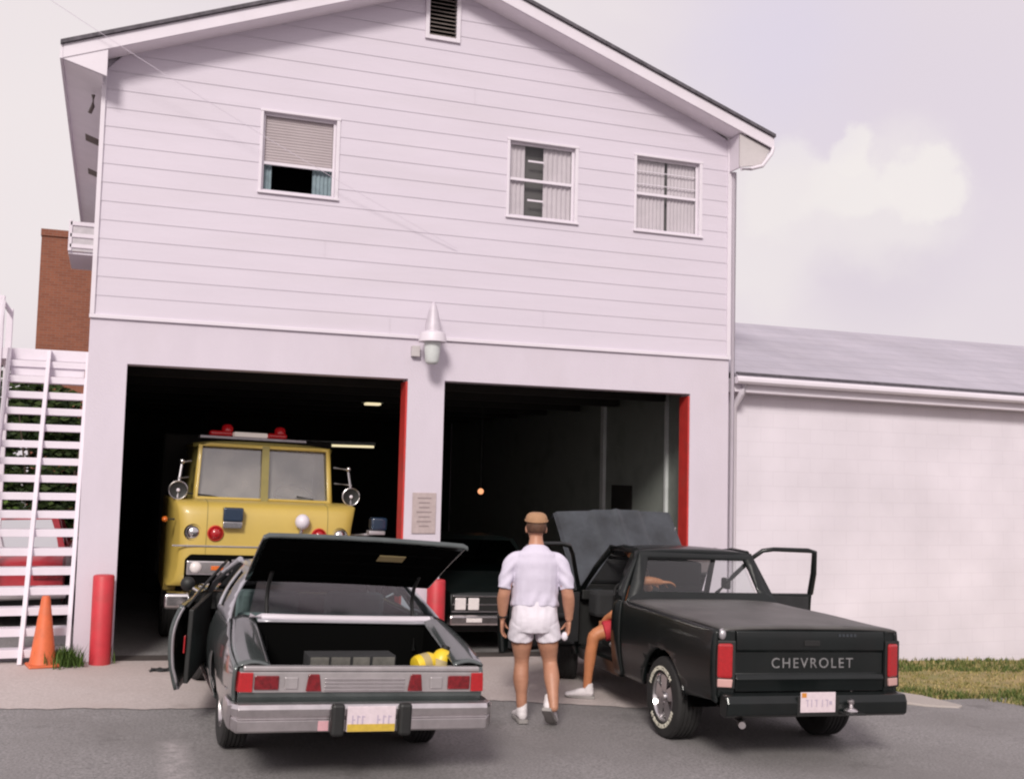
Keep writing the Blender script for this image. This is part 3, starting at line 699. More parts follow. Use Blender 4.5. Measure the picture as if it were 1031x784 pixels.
# ------------------------------------------------------------------ foliage
def bush(name, x, y, h, w, n, label, m, leaf=0.07, trunk=0.3):
    r = empty(name, (x, y, gz(x)), label=label, cat='bush')
    t = nb(); tube(t, [(0, 0, -0.05), (0.03, 0.02, h * 0.3), (-0.04, 0.05, h * 0.7)], [0.07, 0.05, 0.02], 8)
    for k in range(6):
        a = k * 1.05; tube(t, [(0.02, 0.02, h * 0.25 + 0.06 * k), (cos(a) * w * 0.3, sin(a) * w * 0.3, h * 0.5), (cos(a) * w * 0.42, sin(a) * w * 0.4, h * 0.8)], [0.03, 0.02, 0.008], 6)
    obj('trunk', t, M['bark'], r, smooth=60)
    c = nb()
    lobes = [(random.uniform(-0.35, 0.35) * w, random.uniform(-0.3, 0.3) * w, random.uniform(0.15, 0.85) * h, random.uniform(0.16, 0.3) * w) for _ in range(14)]
    for _ in range(n):
        lx, ly, lz, lr = random.choice(lobes)
        d = Vector((random.gauss(0, 1), random.gauss(0, 1), random.gauss(0, 1))).normalized() * lr * random.random() ** 0.4
        p = Vector((lx, ly, lz)) + d
        a = Vector((random.gauss(0, 1), random.gauss(0, 1), random.gauss(0, 1))).normalized()
        u, v = frame_of(a); s = leaf * random.uniform(0.6, 1.4)
        q = [c.verts.new(p - u * s), c.verts.new(p + v * s * 0.5), c.verts.new(p + u * s), c.verts.new(p - v * s * 0.5)]
        c.faces.new(q)
    obj('crown', c, m, r)
    return r
bush('bush', -0.7, 8.6, 3.75, 2.6, 7000, 'tall dark green bush behind the stairs close to the left wall', M['darkleaf'])
bush('bush', -2.6, 7.6, 2.7, 2.6, 5000, 'bright green bush behind the stairs at the picture edge', M['leaf'])
bush('bush', -2.4, 12.0, 4.2, 4.0, 6000, 'large shrub furthest back behind the stairs', M['darkleaf'], 0.09)
bush('bush', -5.4, 9.0, 3.0, 3.0, 4000, 'broad bush outside the picture to the left of the stairs', M['leaf'])

# weeds at the foot of the corner
bm = nb()
for _ in range(60): blades(bm, -0.09 + random.gauss(0, 0.10), -0.22 + random.gauss(0, 0.10), 0.0, 0.17, 9, 0.06)
put(obj('weed_clump', bm, M['leaf']), 'tuft of green weeds at the building corner beside the orange cone', 'weeds', kind='stuff')

# ------------------------------------------------------------------ cone, bollards
tc = empty('traffic_cone', (-0.275, -0.26, gz(-0.275) + 0.002), (0, 0, R(12)), label='faded orange traffic cone in front of the white stairs', cat='traffic cone')
obj('cone_body', lathe(nb(), [(0.135, 0.03), (0.128, 0.05), (0.045, 0.68), (0.038, 0.71), (0.025, 0.715)], n=28), M['cone'], tc, smooth=50)
obj('cone_base', bx(nb(), -0.15, 0.15, -0.15, 0.15, 0.0, 0.028), M['cone'], tc, bevel=0.012)
def bollard(x, y, h, label):
    z = gz(x)
    o = obj('bollard', lathe(nb(), [(0.108, -0.1), (0.108, h - 0.02), (0.10, h - 0.004), (0.085, h)], n=32), M['bollardred'], smooth=50)
    o.location = (x, y, z); put(o, label, 'bollard', 'red steel bollards beside the bays')
bollard(0.275, -0.17, 0.93, 'red post at the foot of the left wall beside the yellow fire engine bay')
bollard(3.93, -0.17, 0.93, 'red post at the central pier half hidden behind the open trunk lid')

dq = obj('rag', grid(nb(), lambda u, v: (0.16 * u + 0.02 * sin(9 * v), 0.07 * v + 0.02 * sin(7 * u), 0.012 + 0.012 * sin(11 * u) * sin(8 * v)), lin(-1, 1, 16), lin(-1, 1, 8)), M['seat'], smooth=60, solid=0.006)
dq.location = (0.93, -0.62, gz(0.93) + 0.006); put(dq, 'flat dark rag lying on the concrete in front of the left bay', 'rag')

# notice on the pier
nt_ = empty('notice_board', (3.80, -0.004, 1.60), label='small weathered grey notice on the central pier between the bays', cat='notice')
obj('board', bx(nb(), -0.145, 0.145, -0.012, 0.0, -0.24, 0.24), M['gauge'], nt_, bevel=0.003)
bm = nb()
for k in range(7):
    w = random.uniform(0.06, 0.11); bx(bm, -w, w, -0.0155, -0.0125, 0.17 - k * 0.055, 0.185 - k * 0.055)
obj('print', bm, M['gaugeink'], nt_)

# wall lamp over the pier
wl = empty('wall_lamp', (3.77, 0.0, 3.62), label='grey bell shaped security lamp mounted above the central pier', cat='wall lamp')
obj('bracket', tube(nb(), [(0, -0.003, 0.12), (0, -0.12, 0.14), (0, -0.27, 0.12)], 0.022, 8), M['steel'], wl, smooth=60)
obj('ballast_housing', lathe(nb(), [(0.012, 0.46), (0.03, 0.44), (0.055, 0.36), (0.085, 0.22), (0.095, 0.15), (0.10, 0.11)], (0, -0.27, 0), n=24), M['lampgrey'], wl, smooth=50)
obj('lamp_shade', lathe(nb(), [(0.10, 0.115), (0.15, 0.09), (0.165, 0.02), (0.165, -0.01), (0.10, -0.012)], (0, -0.27, 0), n=28), M['trim'], wl, smooth=50)
obj('lens', lathe(nb(), [(0.10, -0.013), (0.092, -0.12), (0.082, -0.24), (0.06, -0.27), (0.01, -0.275)], (0, -0.27, 0), n=24), M['intpost'], wl, smooth=50)
obj('junction_box', bx(nb(), -0.19, -0.09, -0.07, -0.002, -0.17, -0.04), M['trimdull'], wl, bevel=0.006)

# service wire
pts = []
for i in range(25):
    t = i / 24; x = -3.2 + t * 7.3; z_ = 8.35 - t * 3.55 - 0.45 * 4 * t * (1 - t) * 0.35
    pts.append((x, -0.75 + 0.70 * t, z_))
put(obj('utility_wire', tube(nb(), pts, 0.003, 5), M['wire']), 'thin slack service wire running down across the upper facade', 'wire')

# ceiling lights in the bays
def tube_light(x, y, z, l, label):
    t = empty('ceiling_light', (x, y, z), label=label, cat='ceiling light', group='fluorescent lights inside the left bay')
    obj('housing', bx(nb(), -l / 2, l / 2, -0.08, 0.08, 0.03, 0.09), M['intpost'], t, bevel=0.004)
    obj('tube', cyl(nb(), (-l / 2 + 0.02, 0, 0.0), (l / 2 - 0.02, 0, 0.0), 0.022), M['tube'], t, smooth=60)
tube_light(4.50, 9.0, 2.56, 1.5, 'long pale fluorescent tube right of the fire engine light bar')
lt = empty('ceiling_light', (4.18, 4.6, 3.165), label='short lit ceiling lamp high in the left bay above the fire engine', cat='ceiling light', group='fluorescent lights inside the left bay')
obj('housing', bx(nb(), -0.16, 0.16, -0.1, 0.1, 0.0, 0.06), M['intpost'], lt, bevel=0.004)
obj('diffuser', bx(nb(), -0.12, 0.12, -0.09, 0.09, -0.035, -0.002), M['tube'], lt, bevel=0.01)
bl = empty('bay_bulb', (6.18, 5.0, 1.78), label='small glowing orange bulb deep inside the right bay', cat='lamp')
obj('bulb', ball(nb(), (0, 0, 0), 0.05), M['bulb'], bl, smooth=179)
obj('cord', cyl(nb(), (0, 0, 0.05), (0, 0, 1.6), 0.012), M['black'], bl)

# ------------------------------------------------------------------ vehicles: shared pieces
def wheel(parent, x, y, r, w, side, rim_r, rimmat, letters=False, steer=0.0, dark=False, hubcap=False):
    """tyre mesh with its rim (and raised white lettering) as children; axis along local x"""
    bm = nb(); h = w / 2
    prof = [(rim_r * 0.97, -h * 0.75), (rim_r, -h * 0.92), (r * 0.86, -h * 1.02), (r * 0.955, -h * 0.92), (r * 0.99, -h * 0.74)]
    for k in range(5):
        xx = -h * 0.62 + k * h * 0.31
        prof += [(r, xx - h * 0.10), (r, xx + h * 0.10), (r - 0.009, xx + h * 0.11), (r - 0.009, xx + h * 0.20)]
    prof += [(r * 0.99, h * 0.74), (r * 0.955, h * 0.92), (r * 0.86, h * 1.02), (rim_r, h * 0.92), (rim_r * 0.97, h * 0.75)]
    lathe(bm, prof, axis='x', n=40, close=False)
    t = obj('wheel', bm, M['rubber'], parent, smooth=35)
    t.location = (x, y, r - 0.006); t.rotation_euler = (0, 0, steer)
    bm = nb(); s = side
    lathe(bm, [(rim_r, s * h * 0.90), (rim_r * 0.93, s * h * 0.92), (rim_r * 0.88, s * h * 0.70), (rim_r * 0.80, s * h * 0.25)], axis='x', n=36, close=False)
    lathe(bm, [(rim_r * 0.80, s * h * 0.25), (0.0, s * h * 0.25)], axis='x', n=36, close=False)
    if hubcap:
        lathe(bm, [(rim_r * 0.82, s * h * 0.62), (rim_r * 0.6, s * h * 0.80), (rim_r * 0.3, s * h * 0.86), (0.0, s * h * 0.92)], axis='x', n=36, close=False)
    else:
        for k in range(5):
            a = k * 2 * pi / 5 + 0.3; u = Vector((0, cos(a), sin(a))); v = Vector((0, -sin(a), cos(a)))
            p0 = u * 0.03; p1 = u * rim_r * 0.90; xa, xb = s * h * 0.62, s * h * 0.80
            c0, c1 = 0.045, 0.062
            q = [p0 - v * c0, p0 + v * c0, p1 + v * c1, p1 - v * c1]
            hexa(bm, [(xa, i.y, i.z) for i in q], [(xb, i.y, i.z) for i in q])
        lathe(bm, [(0.05, s * h * 0.80), (0.045, s * h * 0.95), (0.0, s * h * 0.97)], axis='x', n=20, close=False)
    obj('rim', bm, rimmat, t, smooth=40)
    if letters:
        bm = nb(); r0, r1 = rim_r * 1.10, rim_r * 1.10 + 0.032
        xo = s * (h * 1.03 + 0.002)
        for base in (0.35, 3.5):
            for k in range(9):
                a = base + k * 0.235
                for da, db, ra, rb in ((0, 0.05, r0, r1), (0.05, 0.16, r1 - 0.011, r1), (0.05, 0.16, r0, r0 + 0.010)) if k % 2 else ((0, 0.05, r0, r1), (0.12, 0.17, r0, r1), (0.05, 0.12, r0 + 0.010, r0 + 0.022)):
                    q = [(a + da, ra), (a + db, ra), (a + db, rb), (a + da, rb)]
                    hexa(bm, [(xo - s * 0.006, rr * cos(aa), rr * sin(aa)) for aa, rr in q], [(xo + s * 0.001, rr * cos(aa), rr * sin(aa)) for aa, rr in q])
        obj('tyre_lettering', bm, M['tyreletter'], t)
    return t

def wheel_liner(parent, y, r, x0, x1):
    for s in (-1, 1):
        bm = nb(); n = 14
        A = [(s * x0, y + r * cos(pi * i / n), 0.33 + r * sin(pi * i / n)) for i in range(n + 1)]
        B = [(s * x1, q[1], q[2]) for q in A]
        va = [bm.verts.new(q) for q in A]; vb = [bm.verts.new(q) for q in B]
        for i in range(n): bm.faces.new((va[i], va[i + 1], vb[i + 1], vb[i]))
        bm.faces.new(vb)
        obj('wheel_well', bm, M['void'], parent, solid=0.012)

# ------------------------------------------------------------------ pickup truck
TX, TY, TYAW = 5.624, -4.166, R(-3.37)
tr = empty('pickup_truck', (TX, TY, gz(TX)), (0, math.atan(SLOPE), TYAW), label='black pickup truck with flat bed cover, both doors open and hood raised', cat='pickup truck')
def tx(z):
    if z <= 1.05: return 0.82 - 0.05 * ((z - 0.78) / 0.42) ** 2
    return 0.798 - 0.195 * ((z - 1.05) / 0.45) - 0.03 * ((z - 1.05) / 0.45) ** 2
TCU = lin(-0.9, 3.5, 22); TCV = lin(0.35, 1.5, 23)
for s in (-1, 1):
    o1 = [(-0.965, 0.50), (-0.44, 0.45)] + arch(0, 0.33, 0.42, 164, 16) + [(0.46, 0.36), (0.905, 0.36), (0.905, 1.04), (-0.965, 1.03)]
    obj('bed_side', panel(o1, [], lambda u, v: (s * tx(v), u, v), TCU, TCV), M['blackpaint'], tr, smooth=50, solid=0.03)
    ap = [(s * (tx(0.6) + 0.008), y, z) for y, z in arch(0, 0.33, 0.425, 170, 8, 18)]
    obj('wheel_arch_lip', tube(nb(), ap, 0.014, 6), M['blackpaint'], tr, smooth=60)
    o2 = [(0.925, 0.36), (1.10, 0.36), (1.10, 1.03), (1.10, 1.10), (1.21, 1.49), (1.10, 1.49), (0.94, 1.05)]
    obj('cab_corner', panel(o2, [], lambda u, v: (s * tx(v), u, v), TCU, TCV), M['blackpaint'], tr, smooth=50, solid=0.05)
    obj('rocker', prism(nb(), [(s * 0.765, 0.30), (s * 0.785, 0.42), (s * 0.70, 0.42), (s * 0.70, 0.30)], 'y', 1.10, 2.22), M['blackpaint'], tr, bevel=0.006)
    o3 = [(2.23, 0.34), (2.32, 0.34)] + arch(2.75, 0.33, 0.41, 175, 5) + [(3.2, 0.38), (3.50, 0.42), (3.52, 0.90), (2.23, 0.99)]
    obj('front_fender', panel(o3, [], lambda u, v: (s * (tx(v) - 0.02 * max(0, u - 2.9)), u, v), TCU, TCV), M['blackpaint'], tr, smooth=50, solid=0.03)
    bm = nb(); tube(bm, [(s * 0.735, 2.30, 0.99), (s * 0.66, 2.07, 1.26), (s * 0.585, 1.85, 1.475)], 0.032, 8)
    obj('windshield_pillar', bm, M['blackpaint'], tr, smooth=60)
    bm = nb(); tube(bm, [(s * 0.59, 1.86, 1.48), (s * 0.60, 1.5, 1.505), (s * 0.602, 1.18, 1.495)], 0.028, 8)
    obj('roof_rail', bm, M['blackpaint'], tr, smooth=60)
# bed rails, inner bed and cover
obj('bed', bx(nb(), -0.755, 0.755, -0.93, 0.90, 0.55, 0.60), M['black'], tr)
bm = nb()
def ton(u, v):
    e = max(abs(u) ** 8, 0)
    return (u * 0.785, -0.975 + 1.875 * v, 1.056 + 0.012 * (1 - abs(u) ** 2.5) - 0.012 * e + 0.004 * sin(v * 9) * sin(u * 4) - 0.006 * (1 if v < 0.02 else 0))
grid(bm, ton, lin(-1, 1, 28), lin(0, 1, 30))
obj('bed_cover', bm, M['tonneau'], tr, smooth=60, solid=0.022)
# tailgate with profile
pf = [(-0.955, 0.56), (-0.985, 0.565), (-0.990, 0.635), (-1.000, 0.66), (-0.985, 0.69), (-0.972, 0.70), (-0.972, 0.865), (-0.990, 0.885), (-0.992, 0.985), (-0.985, 1.025), (-0.965, 1.038), (-0.94, 1.038), (-0.94, 0.56)]
tg = obj('tailgate', prism(nb(), pf, 'x', -0.665, 0.665), M['blackpaint'], tr, smooth=30, bevel=0.004)
bm = text_mesh('CHEVROLET', 0.735, 0.078, 0.006, 1.25)
for v in bm.verts: v.co = Vector((v.co.x + 0.02, -0.9745 - v.co.z, v.co.y + 0.782))
obj('lettering', bm, M['letter'], tg)
obj('latch_handle', bx(nb(), -0.07, 0.07, -0.998, -0.991, 0.915, 0.96), M['black'], tg, bevel=0.004)
bm = nb()
for k in range(5): bx(bm, 0.24 + k * 0.035, 0.262 + k * 0.035, -0.9945, -0.991, 0.99, 1.012)
obj('emblem', bm, M['hoodpaint'], tg)
# rear corners with tail lights
for s in (-1, 1):
    bm = nb(); hexa(bm, [(s * 0.672, -0.985, 0.52), (s * 0.80, -0.955, 0.52), (s * 0.80, -0.80, 0.52), (s * 0.672, -0.80, 0.52)], [(s * 0.672, -0.985, 1.035), (s * 0.795, -0.955, 1.035), (s * 0.795, -0.80, 1.035), (s * 0.672, -0.80, 1.035)])
    obj('rear_corner', bm, M['blackpaint'], tr, bevel=0.012)
    bm = nb(); hexa(bm, [(s * 0.70, -1.012, 0.665), (s * 0.818, -0.972, 0.665), (s * 0.818, -0.90, 0.665), (s * 0.70, -0.95, 0.665)], [(s * 0.70, -1.012, 0.935), (s * 0.818, -0.972, 0.935), (s * 0.818, -0.90, 0.935), (s * 0.70, -0.95, 0.935)])
    tl = obj('tail_light', bm, M['redlens'], tr, bevel=0.022, seg=4)
    bm = nb(); hexa(bm, [(s * 0.708, -1.010, 0.60), (s * 0.812, -0.974, 0.60), (s * 0.812, -0.90, 0.60), (s * 0.70, -0.95, 0.60)], [(s * 0.70, -1.010, 0.662), (s * 0.812, -0.974, 0.662), (s * 0.812, -0.90, 0.662), (s * 0.70, -0.95, 0.662)])
    obj('reversing_lens', bm, M['pinklens'], tl, bevel=0.006)
    bm = nb(); hexa(bm, [(s * 0.675, -1.000, 0.585), (s * 0.836, -0.960, 0.585), (s * 0.836, -0.88, 0.585), (s * 0.675, -0.94, 0.585)], [(s * 0.675, -1.000, 0.955), (s * 0.836, -0.960, 0.955), (s * 0.836, -0.88, 0.955), (s * 0.675, -0.94, 0.955)])
    obj('light_housing', bm, M['black'], tl, bevel=0.008)
bm = nb(); ball(bm, (-0.775, -0.955, 1.00), 0.032, 0.03, 0.045, 14)
obj('corner_glint', bm, M['steel'], tr, smooth=179)  # added bead stands in for the highlight on the bed corner
# bumper
pb = [(-1.12, 0.41), (-1.125, 0.50), (-1.10, 0.555), (-0.985, 0.56), (-0.985, 0.40), (-1.08, 0.385)]
bp_ = obj('rear_bumper', prism(nb(), pb, 'x', -0.80, 0.80), M['blackpaint'], tr, bevel=0.012)
obj('plate_recess', bx(nb(), -0.20, 0.17, -1.1275, -1.1225, 0.40, 0.552), M['black'], bp_, bevel=0.004)
pl = obj('number_plate', bx(nb(), -0.18, 0.13, -1.137, -1.131, 0.43, 0.585), M['platewhite'], bp_, bevel=0.003)
obj('sticker', bx(nb(), -0.17, -0.13, -1.1395, -1.1372, 0.545, 0.58), M['platered'], pl)
for k, xx in enumerate((-0.135, -0.095, -0.055, 0.0, 0.04)):
    bm = nb()
    if k % 2 == 0: bx(bm, xx, xx + 0.024, -1.1390, -1.1372, 0.521, 0.529); bx(bm, xx + 0.012, xx + 0.02, -1.1388, -1.1372, 0.473, 0.522)
    else: bx(bm, xx + 0.008, xx + 0.016, -1.1390, -1.1372, 0.473, 0.529)
    obj('plate_character', bm, M['plateink'], pl)
bm = nb(); bx(bm, 0.073, 0.097, -1.1390, -1.1372, 0.49, 0.517)
obj('plate_stamp', bm, M['plateink'], pl)
bm = nb(); lathe(bm, [(0.055, 0.0), (0.057, 0.01), (0.045, 0.022), (0.018, 0.035), (0.015, 0.055), (0.026, 0.066), (0.024, 0.09), (0.006, 0.1)], (0.25, -1.165, 0.437), n=20)
obj('tow_ball', bm, M['dullchrome'], bp_, smooth=50)
obj('tow_step', bx(nb(), 0.16, 0.34, -1.24, -1.10, 0.422, 0.435), M['black'], bp_, bevel=0.004)
obj('exhaust_pipe', tube(nb(), [(-0.50, -0.4, 0.36), (-0.60, -0.95, 0.34), (-0.66, -1.10, 0.335)], 0.028, 10), M['dullchrome'], tr, smooth=60)
# wheels
wheel(tr, -0.715, 0, 0.34, 0.235, -1, 0.205, M['chrome'], letters=True)
wheel(tr, 0.715, 0, 0.34, 0.235, 1, 0.205, M['chrome'], letters=True)
wheel(tr, -0.70, 2.75, 0.335, 0.225, -1, 0.205, M['chrome'], letters=True, steer=R(-22))
wheel(tr, 0.70, 2.75, 0.335, 0.225, 1, 0.205, M['chrome'], letters=True, steer=R(-22))
wheel_liner(tr, 0, 0.40, 0.77, 0.50); wheel_liner(tr, 2.75, 0.40, 0.76, 0.50)
bm = nb(); bx(bm, -0.45, -0.33, -0.95, 3.4, 0.36, 0.46); bx(bm, 0.33, 0.45, -0.95, 3.4, 0.36, 0.46); cyl(bm, (-0.7, 0, 0.33), (0.7, 0, 0.33), 0.045); ball(bm, (0, 0, 0.33), 0.14); bx(bm, -0.3, 0.3, -0.85, -0.35, 0.34, 0.5)
obj('chassis', bm, M['black'], tr)
obj('cab_floor', bx(nb(), -0.70, 0.70, 0.93, 2.35, 0.36, 0.42), M['black'], tr)
# cab back with window, roof
bz = lambda v: 0.93 + (v - 1.0) * 0.40 if v > 1.0 else 0.93
bo = [(-0.76, 0.45), (0.76, 0.45), (0.79, 1.04), (0.60, 1.49), (-0.60, 1.49), (-0.79, 1.04)]
bh = [(-0.60, 1.115), (0.60, 1.115), (0.615, 1.13), (0.53, 1.405), (0.51, 1.425), (-0.51, 1.425), (-0.53, 1.405), (-0.615, 1.13)]
obj('cab_back', panel(bo, [bh], lambda u, v: (u, bz(v), v), (), lin(0.5, 1.45, 14)), M['blackpaint'], tr, smooth=50, solid=0.03)
gl = obj('rear_window', panel([(u * 0.99, v * 1.0) for u, v in bh], [], lambda u, v: (u, bz(v) + 0.016, v)), M['g_clear'], tr)
bm = nb()
def roof_(u, v):
    y = 1.10 + v * 0.76
    return (u * (0.605 - 0.01 * v), y, 1.500 + 0.045 * (1 - abs(u) ** 3) * (1 - (2 * v - 1) ** 4 * 0.7) - 0.02 * v)
grid(bm, roof_, lin(-1, 1, 20), lin(0, 1, 14))
obj('roof', bm, M['blackpaint'], tr, smooth=60, solid=0.035)
obj('windshield', panel([(-0.68, 0), (0.68, 0), (0.56, 1), (-0.56, 1)], [], lambda u, v: (u, 2.30 - 0.46 * v, 1.0 + 0.47 * v)), M['g_clear'], tr)
# raised hood
bm = nb()
def hd(u, v):
    cr = 0.03 * (1 - u * u) - 0.02 * v * v
    rid = 0.022 * math.exp(-(abs(u) / 0.05) ** 2) + 0.018 * (1 if abs(u) < 0.38 else max(0, 1 - (abs(u) - 0.38) / 0.05))
    z = cr + rid * (0.3 + 0.7 * v)
    if v >= 0.999: z -= 0.09
    return (u * (0.735 + 0.01 * v), 1.04 * v + (0.0 if v < 0.999 else -0.0), z - (0.03 if abs(u) > 0.985 else 0))
us = [-1, -0.99] + lin(-0.96, 0.96, 64) + [0.99, 1]
grid(bm, hd, us, lin(0, 0.97, 16) + [0.998, 1.0])
ho = obj('hood', bm, M['hoodpaint'], tr, smooth=50, solid=0.02)
ho.location = (-0.05, 2.34, 1.005); ho.rotation_euler = (R(52), R(-1.5), R(4))
obj('hood_prop', cyl(nb(), (0.62, 3.35, 0.88), (0.60, 2.86, 1.66), 0.008), M['steel'], tr)
# front end, engine
bm = nb(); bx(bm, -0.66, 0.66, 2.42, 3.42, 0.45, 0.72); bx(bm, -0.25, 0.25, 2.5, 3.1, 0.72, 0.88); cyl(bm, (0, 2.8, 0.88), (0, 2.8, 0.97), 0.19); bx(bm, -0.4, 0.4, 3.25, 3.33, 0.5, 0.90)
obj('engine', bm, M['black'], tr, bevel=0.01)
fr = obj('grille', bx(nb(), -0.74, 0.74, 3.44, 3.53, 0.55, 0.86), M['black'], tr, bevel=0.015)
for s in (-1, 1): obj('headlight', bx(nb(), s * 0.45, s * 0.68, 3.531, 3.55, 0.62, 0.80), M['whitelens'], fr, bevel=0.01)
obj('front_bumper', bx(nb(), -0.80, 0.80, 3.50, 3.66, 0.38, 0.54), M['blackpaint'], tr, bevel=0.03)
obj('cowl', bx(nb(), -0.74, 0.74, 2.24, 2.42, 0.90, 1.0), M['black'], tr, bevel=0.01)
obj('firewall', bx(nb(), -0.72, 0.72, 2.36, 2.40, 0.42, 0.89), M['black'], tr)
# interior
obj('dashboard', bx(nb(), -0.68, 0.68, 1.98, 2.24, 0.74, 1.01), M['seat'], tr, bevel=0.04)
bm = nb(); bx(bm, -0.66, 0.66, 1.05, 1.56, 0.42, 0.66)
obj('seat', bm, M['seat'], tr, bevel=0.05)
bm = nb(); hexa(bm, [(-0.66, 1.06, 0.60), (0.66, 1.06, 0.60), (0.66, 1.22, 0.60), (-0.66, 1.22, 0.60)], [(-0.66, 0.99, 1.09), (0.66, 0.99, 1.09), (0.66, 1.09, 1.09), (-0.66, 1.09, 1.09)])
obj('seat_back', bm, M['seat'], tr, bevel=0.03)
bm = nb(); c_ = Vector((-0.36, 1.82, 0.98)); nrm = Vector((0, -0.75, 0.66)); u_ = Vector((1, 0, 0)); v_ = nrm.cross(u_)
tube(bm, [c_ + (u_ * cos(a) + v_ * sin(a)) * 0.185 for a in lin(0, 2 * pi, 28)[:-1]], 0.014, 8, closed=True)
tube(bm, [c_ - u_ * 0.18, c_ - nrm * 0.03, c_ + u_ * 0.18], 0.012, 6); cyl(bm, c_ - nrm * 0.03, c_ - nrm * 0.22, 0.03)
obj('steering_wheel', bm, M['black'], tr, smooth=60)
# doors
def truck_door(s, ang):
    def f(u, v): return (s * (tx(v) - tx(1.0)), u, v)
    bm = panel([(0, 0.43), (-1.10, 0.43), (-1.105, 1.02), (0, 1.0)], [], f, lin(-1.05, -0.05, 8), TCV)
    d = obj('door', bm, M['blackpaint'], tr, smooth=50, solid=0.05, label='right door swung wide open' if s > 0 else 'driver door swung open')
    d.location = (s * (tx(1.0) - 0.003), 2.215, 0); d.rotation_euler = (0, 0, s * ang)
    ins = lambda z: s * (tx(z) - tx(1.0) - 0.02)
    pts = [(ins(1.0), 0.0, 0.99), (ins(1.2), -0.15, 1.18), (ins(1.40), -0.33, 1.40), (ins(1.48), -0.43, 1.485), (ins(1.5), -0.55, 1.505), (ins(1.5), -0.95, 1.505), (ins(1.49), -1.03, 1.49), (ins(1.30), -1.075, 1.25), (ins(1.03), -1.10, 1.02)]
    obj('window_frame', tube(nb(), pts, [0.024, 0.024, 0.024, 0.024, 0.024, 0.026, 0.03, 0.034, 0.034], 8), M['blackpaint'], d, smooth=60)
    obj('trim_panel', bx(nb(), -s * 0.075, -s * 0.053, -1.06, -0.05, 0.48, 0.99), M['seat'], d, bevel=0.006)
    obj('armrest', bx(nb(), -s * 0.13, -s * 0.076, -0.80, -0.30, 0.74, 0.79), M['seat'], d, bevel=0.02)
    obj('mirror', bx(nb(), s * 0.05, s * 0.22, -0.20, -0.14, 1.03, 1.15), M['black'], d, bevel=0.02)
    return d
truck_door(1, R(84)); truck_door(-1, R(62))

# ------------------------------------------------------------------ dark green coupe with open trunk
NX, NY, NYAW = 1.972, -3.88, R(0.0)
NS = 0.982
nv = empty('coupe', (NX, NY, gz(NX)), (0, math.atan(SLOPE) + 0.016, NYAW), label='dark green two door coupe with trunk lid up and driver door ajar', cat='car')
nv.scale = (NS, NS, NS)
def nx(z):
    if z < 0.72: return 0.915 - 0.36 * (0.72 - z) ** 2 * (1.25 if z < 0.45 else 1)
    return 0.915 - 1.0 * (z - 0.72) ** 2 - 0.02 * (z - 0.72)
def ntop(y): return 0.80 + 0.20 * max(0, min(1, (y + 1.2) / 0.95)) if y < -0.25 else 1.0
NCU = lin(-1.15, 3.6, 30); NCV = lin(0.3, 0.95, 14)
for s in (-1, 1):
    taper = lambda u: -0.035 * max(0, (-u - 0.7) / 0.5) ** 2 - 0.05 * max(0, (u - 2.9) / 0.7) ** 2
    o1 = [(-1.19, 0.50), (-1.15, 0.40), (-0.42, 0.30)] + arch(0, 0.33, 0.385, 175, 5) + [(0.42, 0.28), (0.56, 0.28), (0.56, 0.97), (0.1, 0.985), (-0.25, 0.992), (-0.6, 0.92), (-1.2, 0.80)]
    obj('rear_quarter', panel(o1, [], lambda u, v: (s * (nx(v) + taper(u)), u, v), NCU, NCV), M['greenpaint'], nv, smooth=50, solid=0.02)
    obj('wheel_arch_trim', tube(nb(), [(s * (nx(max(0.3, z)) + 0.004), y, z) for y, z in arch(0, 0.33, 0.388, 176, 4, 20)], 0.008, 6), M['chrome'], nv, smooth=60)
    o3 = [(2.06, 0.28), (2.38, 0.29)] + arch(2.82, 0.33, 0.39, 176, 4) + [(3.3, 0.34), (3.62, 0.45), (3.64, 0.80), (3.0, 0.90), (2.06, 0.97)]
    obj('front_fender', panel(o3, [], lambda u, v: (s * (nx(v) + taper(u)), u, v), NCU, NCV), M['greenpaint'], nv, smooth=50, solid=0.02)
    obj('rocker', prism(nb(), [(s * 0.80, 0.22), (s * 0.855, 0.27), (s * 0.84, 0.31), (s * 0.70, 0.31)], 'y', 0.5, 2.1), M['greenpaint'], nv, bevel=0.006)
    # deck strip beside the trunk opening
    bm = nb()
    grid(bm, lambda t, q: (s * (0.655 + (nx(ntop(-1.2 + 0.95 * t)) + taper(-1.2 + 0.95 * t) - 0.655) * q), -1.2 + 0.95 * t, ntop(-1.2 + 0.95 * t) + 0.028 * sin(pi * min(1, q * 0.95 + 0.02)) ), lin(0, 1, 14), lin(0, 1, 8))
    obj('rear_deck', bm, M['greenpaint'], nv, smooth=60, solid=0.012)
    # roof pillar with quarter window
    o = [(-0.32, 0.0), (0.62, 0.0), (1.0, 1.0), (0.42, 1.0), (0.12, 0.52)]
    h = [(0.33, 0.14), (0.60, 0.10), (0.88, 0.86), (0.62, 0.86)]
    def cp(u, v): return (s * (0.85 - 0.235 * v - 0.03 * sin(pi * v) * -1), u, 0.965 + 0.335 * v)
    cpil = obj('rear_pillar', panel(o, [h], cp, lin(-0.2, 0.9, 8), lin(0.1, 0.9, 7)), M['paleroof'], nv, smooth=50, solid=0.02)
    obj('quarter_window', panel(h, [], lambda u, v: (cp(u, v)[0] - s * 0.012, u, cp(u, v)[2])), M['g_rear'], cpil)
    obj('windshield_pillar', tube(nb(), [(s * 0.80, 2.10, 0.965), (s * 0.71, 1.82, 1.16), (s * 0.60, 1.55, 1.305)], 0.03, 8), M['paleroof'], nv, smooth=60)
bm = nb()
